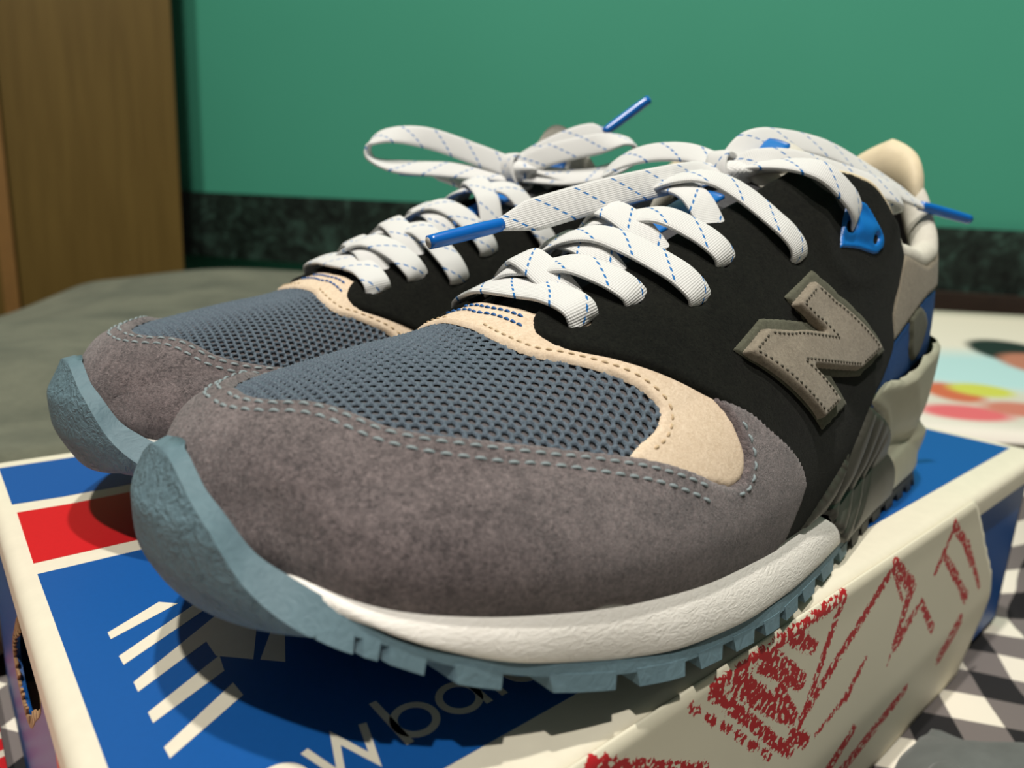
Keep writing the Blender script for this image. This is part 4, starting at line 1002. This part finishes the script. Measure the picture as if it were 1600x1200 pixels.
def tongue(root, tip, lift_):
    """padded tongue under the laces rising out of the throat"""
    us = np.linspace(.335, .56, 26); c = [S(u, .5, -.0018)[0] for u in us]
    c += [c[-1]*.5+np.array(tip)*.5+np.array([0, 0, .0012]), np.array(tip)]; c = catmull(np.array(c), 60)
    nt = 21; V = []
    for lev in (0, 1):
        for i, p in enumerate(c):
            k = i/(len(c)-1); hw = .0145+.0075*min(1, k*1.1); rnd = math.sqrt(max(0, 1-((k-.93)/.07)**2)) if k > .93 else 1
            for j in range(nt):
                a = -1+2*j/(nt-1); th = (.0035+.003*k)*(1-abs(a)**4*.8)*(.35+.65*rnd)
                V.append((p[0]+.004*k*abs(a)**2, p[1]+a*hw*(.8+.2*rnd), p[2]-abs(a)**2*(.0095+.006*k)-(0 if lev else th)-(1-rnd)*.004*0))
    n0 = len(c)*nt; F = grid_faces(len(c), nt, 0, flip=False)+grid_faces(len(c), nt, n0, flip=True)
    for i in range(len(c)-1):
        a = i*nt; F += [(a, n0+a, n0+a+nt, a+nt), (a+nt-1, a+2*nt-1, n0+a+2*nt-1, n0+a+nt-1)]
    for i in (0, len(c)-1):
        for j in range(nt-1): a = i*nt+j; F.append((a, a+1, n0+a+1, n0+a))
    tg = mesh_obj('tongue', V, F, M_tongue, root)
    # pale label with a blue mark near the top
    for nm, k0, k1, a0, a1, h, m in (('tongue_label', 46, 59, -1.0, 1.0, .0012, M_collar), ('label_mark', 50, 56, -.35, .35, .0020, M_blue_pl), ('tongue_stripe', 16, 40, -.30, .30, .0008, M_blue_pl)):
        V = []; ii = np.arange(k0, k1+1); aa = np.linspace(a0, a1, 17)
        for lev in (h, -.0072 if nm == 'tongue_label' else -.0005):
            for i in ii:
                p = c[i]; k = i/(len(c)-1); hw = .0145+.0075*min(1, k*1.1); rnd = math.sqrt(max(0, 1-((k-.93)/.07)**2)) if k > .93 else 1
                for a in aa: V.append((p[0]+.004*k*abs(a)**2-lev*.4, p[1]+a*hw*(.8+.2*rnd), p[2]-abs(a)**2*(.0095+.006*k)+(lev if lev > 0 or nm != 'tongue_label' else lev*(1-abs(a)**4*.7))))
        n1 = len(ii)*17; F = grid_faces(len(ii), 17, 0, flip=True)+grid_faces(len(ii), 17, n1)
        for i in range(len(ii)-1): a = i*17; F += [(a, a+17, n1+a+17, n1+a), (a+16, n1+a+16, n1+a+33, a+33)]
        for i in (0, len(ii)-1):
            for j in range(16): a = i*17+j; F.append((a, n1+a, n1+a+1, a+1))
        mesh_obj(nm, V, F, m, tg)

# ------------------------------------------------------------------ the two sneakers
MY, MX = .165, -.001
near = empty('sneaker', (.145, .04, 0))
tag(near, 'grey, black and sand suede sneaker in front, its letter patch and whole outer side showing', 'sneaker', 'pair of sneakers on the box lid')
build_sole(near); build_upper(near)
far = empty('sneaker', (.144, .125, 0))
tag(far, 'matching sneaker behind, mostly hidden by the front one, left lace loop raised', 'sneaker', 'pair of sneakers on the box lid')
def mirrored(ch, parent):
    c = ch.copy(); COL.objects.link(c); c.parent = parent
    if parent is far:
        c.scale = (1, -1, 1); c.location = Vector((MX, MY, 0))-Vector(far.location)
    for g in ch.children: mirrored(g, c)
    return c
for ch in list(near.children): mirrored(ch, far)
build_letter(near, -1, False); build_letter(near, 1, True)
_before = set(bpy.data.objects)
_tmp = empty('tmp_root', (.145, .04, 0))
build_letter(_tmp, -1, True); build_letter(_tmp, 1, False)
far_lace = mesh_obj('laces', [(0, 0, 0)], [], None, None) if False else None
def lace_root(root, pts_mirror):
    return None
# lower crossings: one set for each shoe
nl = bpy.data.objects.new('laces', None); COL.objects.link(nl); nl.parent = near; nl.location = -Vector(near.location)
crossings(nl)
fl_ = bpy.data.objects.new('laces', None); COL.objects.link(fl_); fl_.parent = far; fl_.location = -Vector(far.location)
_c = bpy.data.objects.new('tmp_cross', None); COL.objects.link(_c); _c.parent = _tmp
crossings(_c)
KN, KF = (.1625, .0425, .0985), (.1548, .1235, .1001)
top_strand(nl, KN, -1); top_strand(nl, KN, 1)
top_strand(_c, (KF[0]-MX, MY-KF[1], KF[2]), -1); top_strand(_c, (KF[0]-MX, MY-KF[1], KF[2]), 1)
for ch in list(_c.children):
    ch.parent = fl_; ch.location = (MX, MY, 0); ch.scale = (1, -1, 1)
for ch in list(_tmp.children):
    if ch is _c: continue
    ch.parent = far; ch.scale = (1, -1, 1); ch.location = Vector((MX, MY, 0))-Vector(far.location)
bpy.data.objects.remove(_c); bpy.data.objects.remove(_tmp)
tongue(near, (.186, .0425, .1100), 0)
tongue(far, (.191, .1455, .1185), 0) if False else None
_t = empty('tmp_root', (.145, .04, 0)); tongue(_t, (.1730, .0425, .1172), 0)
for ch in list(_t.children): ch.parent = far; ch.scale = (1, -1, 1); ch.location = Vector((MX, MY, 0))-Vector(far.location)
bpy.data.objects.remove(_t)
def bow(parent, k, loops, frees, aglets):
    knot(parent, k)
    for P, N in loops: ribbon('lace_loop', P, N, M_lace, parent, .0082, .0015, v0=.011)
    for P, N, tp in frees: ribbon('lace_end', P, N, M_lace, parent, .0082, .0015, v0=.003, taper=(lambda s: 1 if s < .88 else 1-(s-.88)/.12*.62))
    for a, b in aglets: aglet(parent, a, b)
def const(n, v): return [v]*n
# front shoe
L1 = [(.1625,.0440,.1015),(.1600,.055,.1048),(.1560,.066,.1046),(.1525,.074,.1015),(.1500,.0775,.0965),(.1505,.0730,.0930),(.1550,.058,.0945),(.1610,.046,.0970)]
L2 = [(.1625,.0405,.1000),(.1660,.036,.1024),(.1748,.030,.1030),(.1898,.0225,.1006),(.2020,.0165,.0978),(.2110,.0150,.0962),(.2150,.0170,.0950),(.2092,.0215,.0958),(.2001,.029,.0982),(.1837,.038,.1002),(.1660,.0425,.0995)]
F1 = [(.1600,.0420,.0996),(.1510,.0430,.0980),(.1426,.044,.0962),(.1259,.047,.0922),(.1108,.050,.0879),(.0990,.053,.0841),(.0913,.055,.0816)]
F2 = [(.1650,.0430,.1020),(.1730,.0425,.1082),(.1830,.0405,.1104),(.2014,.034,.1092),(.2212,.0275,.1036),(.2380,.0225,.0978),(.2455,.020,.0952)]
bow(nl, KN, [(L1, [(-.4,-.5,.75),(-.5,-.55,.65),(-.6,-.3,.7),(-.7,.3,.6),(-.6,.7,-.2),(-.2,.4,-.85),(.3,.4,-.8),(.2,.2,-.9)]),
             (L2, [(-.3,-.5,.9),(-.3,-.8,.6),(-.2,-.85,.5),(-.1,-.85,.5),(0,-.8,.5),(.6,-.6,.3),(.8,.3,-.2),(.2,.8,-.5),(.1,.8,-.5),(.1,.6,-.6),(0,.3,-.9)])],
    [(F1, [(-.2,-.4,.9),(-.2,-.75,.6),(-.2,-.85,.45),(-.25,-.85,.4),(-.25,-.85,.4),(-.25,-.85,.45),(-.25,-.8,.5)], 1), (F2, [(-.2,-.3,.9),(-.2,-.75,.6),(-.1,-.8,.55),(-.1,-.8,.55),(0,-.75,.6),(0,-.75,.6),(0,-.7,.7)], 1)],
    [((.0918,.0549,.0817),(.0734,.058,.0769)), ((.2450,.0202,.0953),(.2680,.012,.0921))])
# rear shoe
L1 = [(.1538,.1235,.1011),(.1433,.1345,.1059),(.1299,.1455,.1103),(.1190,.1535,.1102),(.1142,.1575,.1066),(.1144,.1565,.1022),(.1207,.1495,.0998),(.1345,.1375,.0996),(.1512,.1255,.0985)]
L2 = [(.1542,.1215,.1017),(.1612,.1135,.1065),(.1731,.1035,.1108),(.1801,.0965,.1125),(.1827,.0935,.1105),(.1821,.0945,.1062),(.1743,.1005,.1013),(.1634,.1085,.0988),(.1551,.1195,.0987)]
F1 = [(.1547,.1235,.1018),(.1618,.1175,.1078),(.1720,.1105,.1138),(.1801,.1055,.1160)]
F2 = [(.1544,.1255,.0967),(.1431,.1335,.0950),(.1366,.1405,.0977),(.1321,.1445,.0987)]
fw_ = (-.6, -.7, .4)
bow(fl_, KF, [(L1, [fw_, fw_, fw_, (-.6,-.3,.7), (-.8,.5,.1), (-.3,.5,-.8), (.3,.5,-.8), (.4,.5,-.7), (.3,.4,-.8)]), (L2, [fw_, fw_, fw_, (-.1,-.5,.8), (.6,-.6,0), (.5,.1,-.8), (.4,.4,-.8), (.4,.5,-.7), (.3,.4,-.8)])],
    [(F1, const(4, fw_), 1), (F2, const(4, (-.4,-.4,.8)), 1)], [((.1796,.1059,.1157),(.1950,.0995,.1285)), ((.1330,.1440,.0988),(.1230,.1515,.0985))])
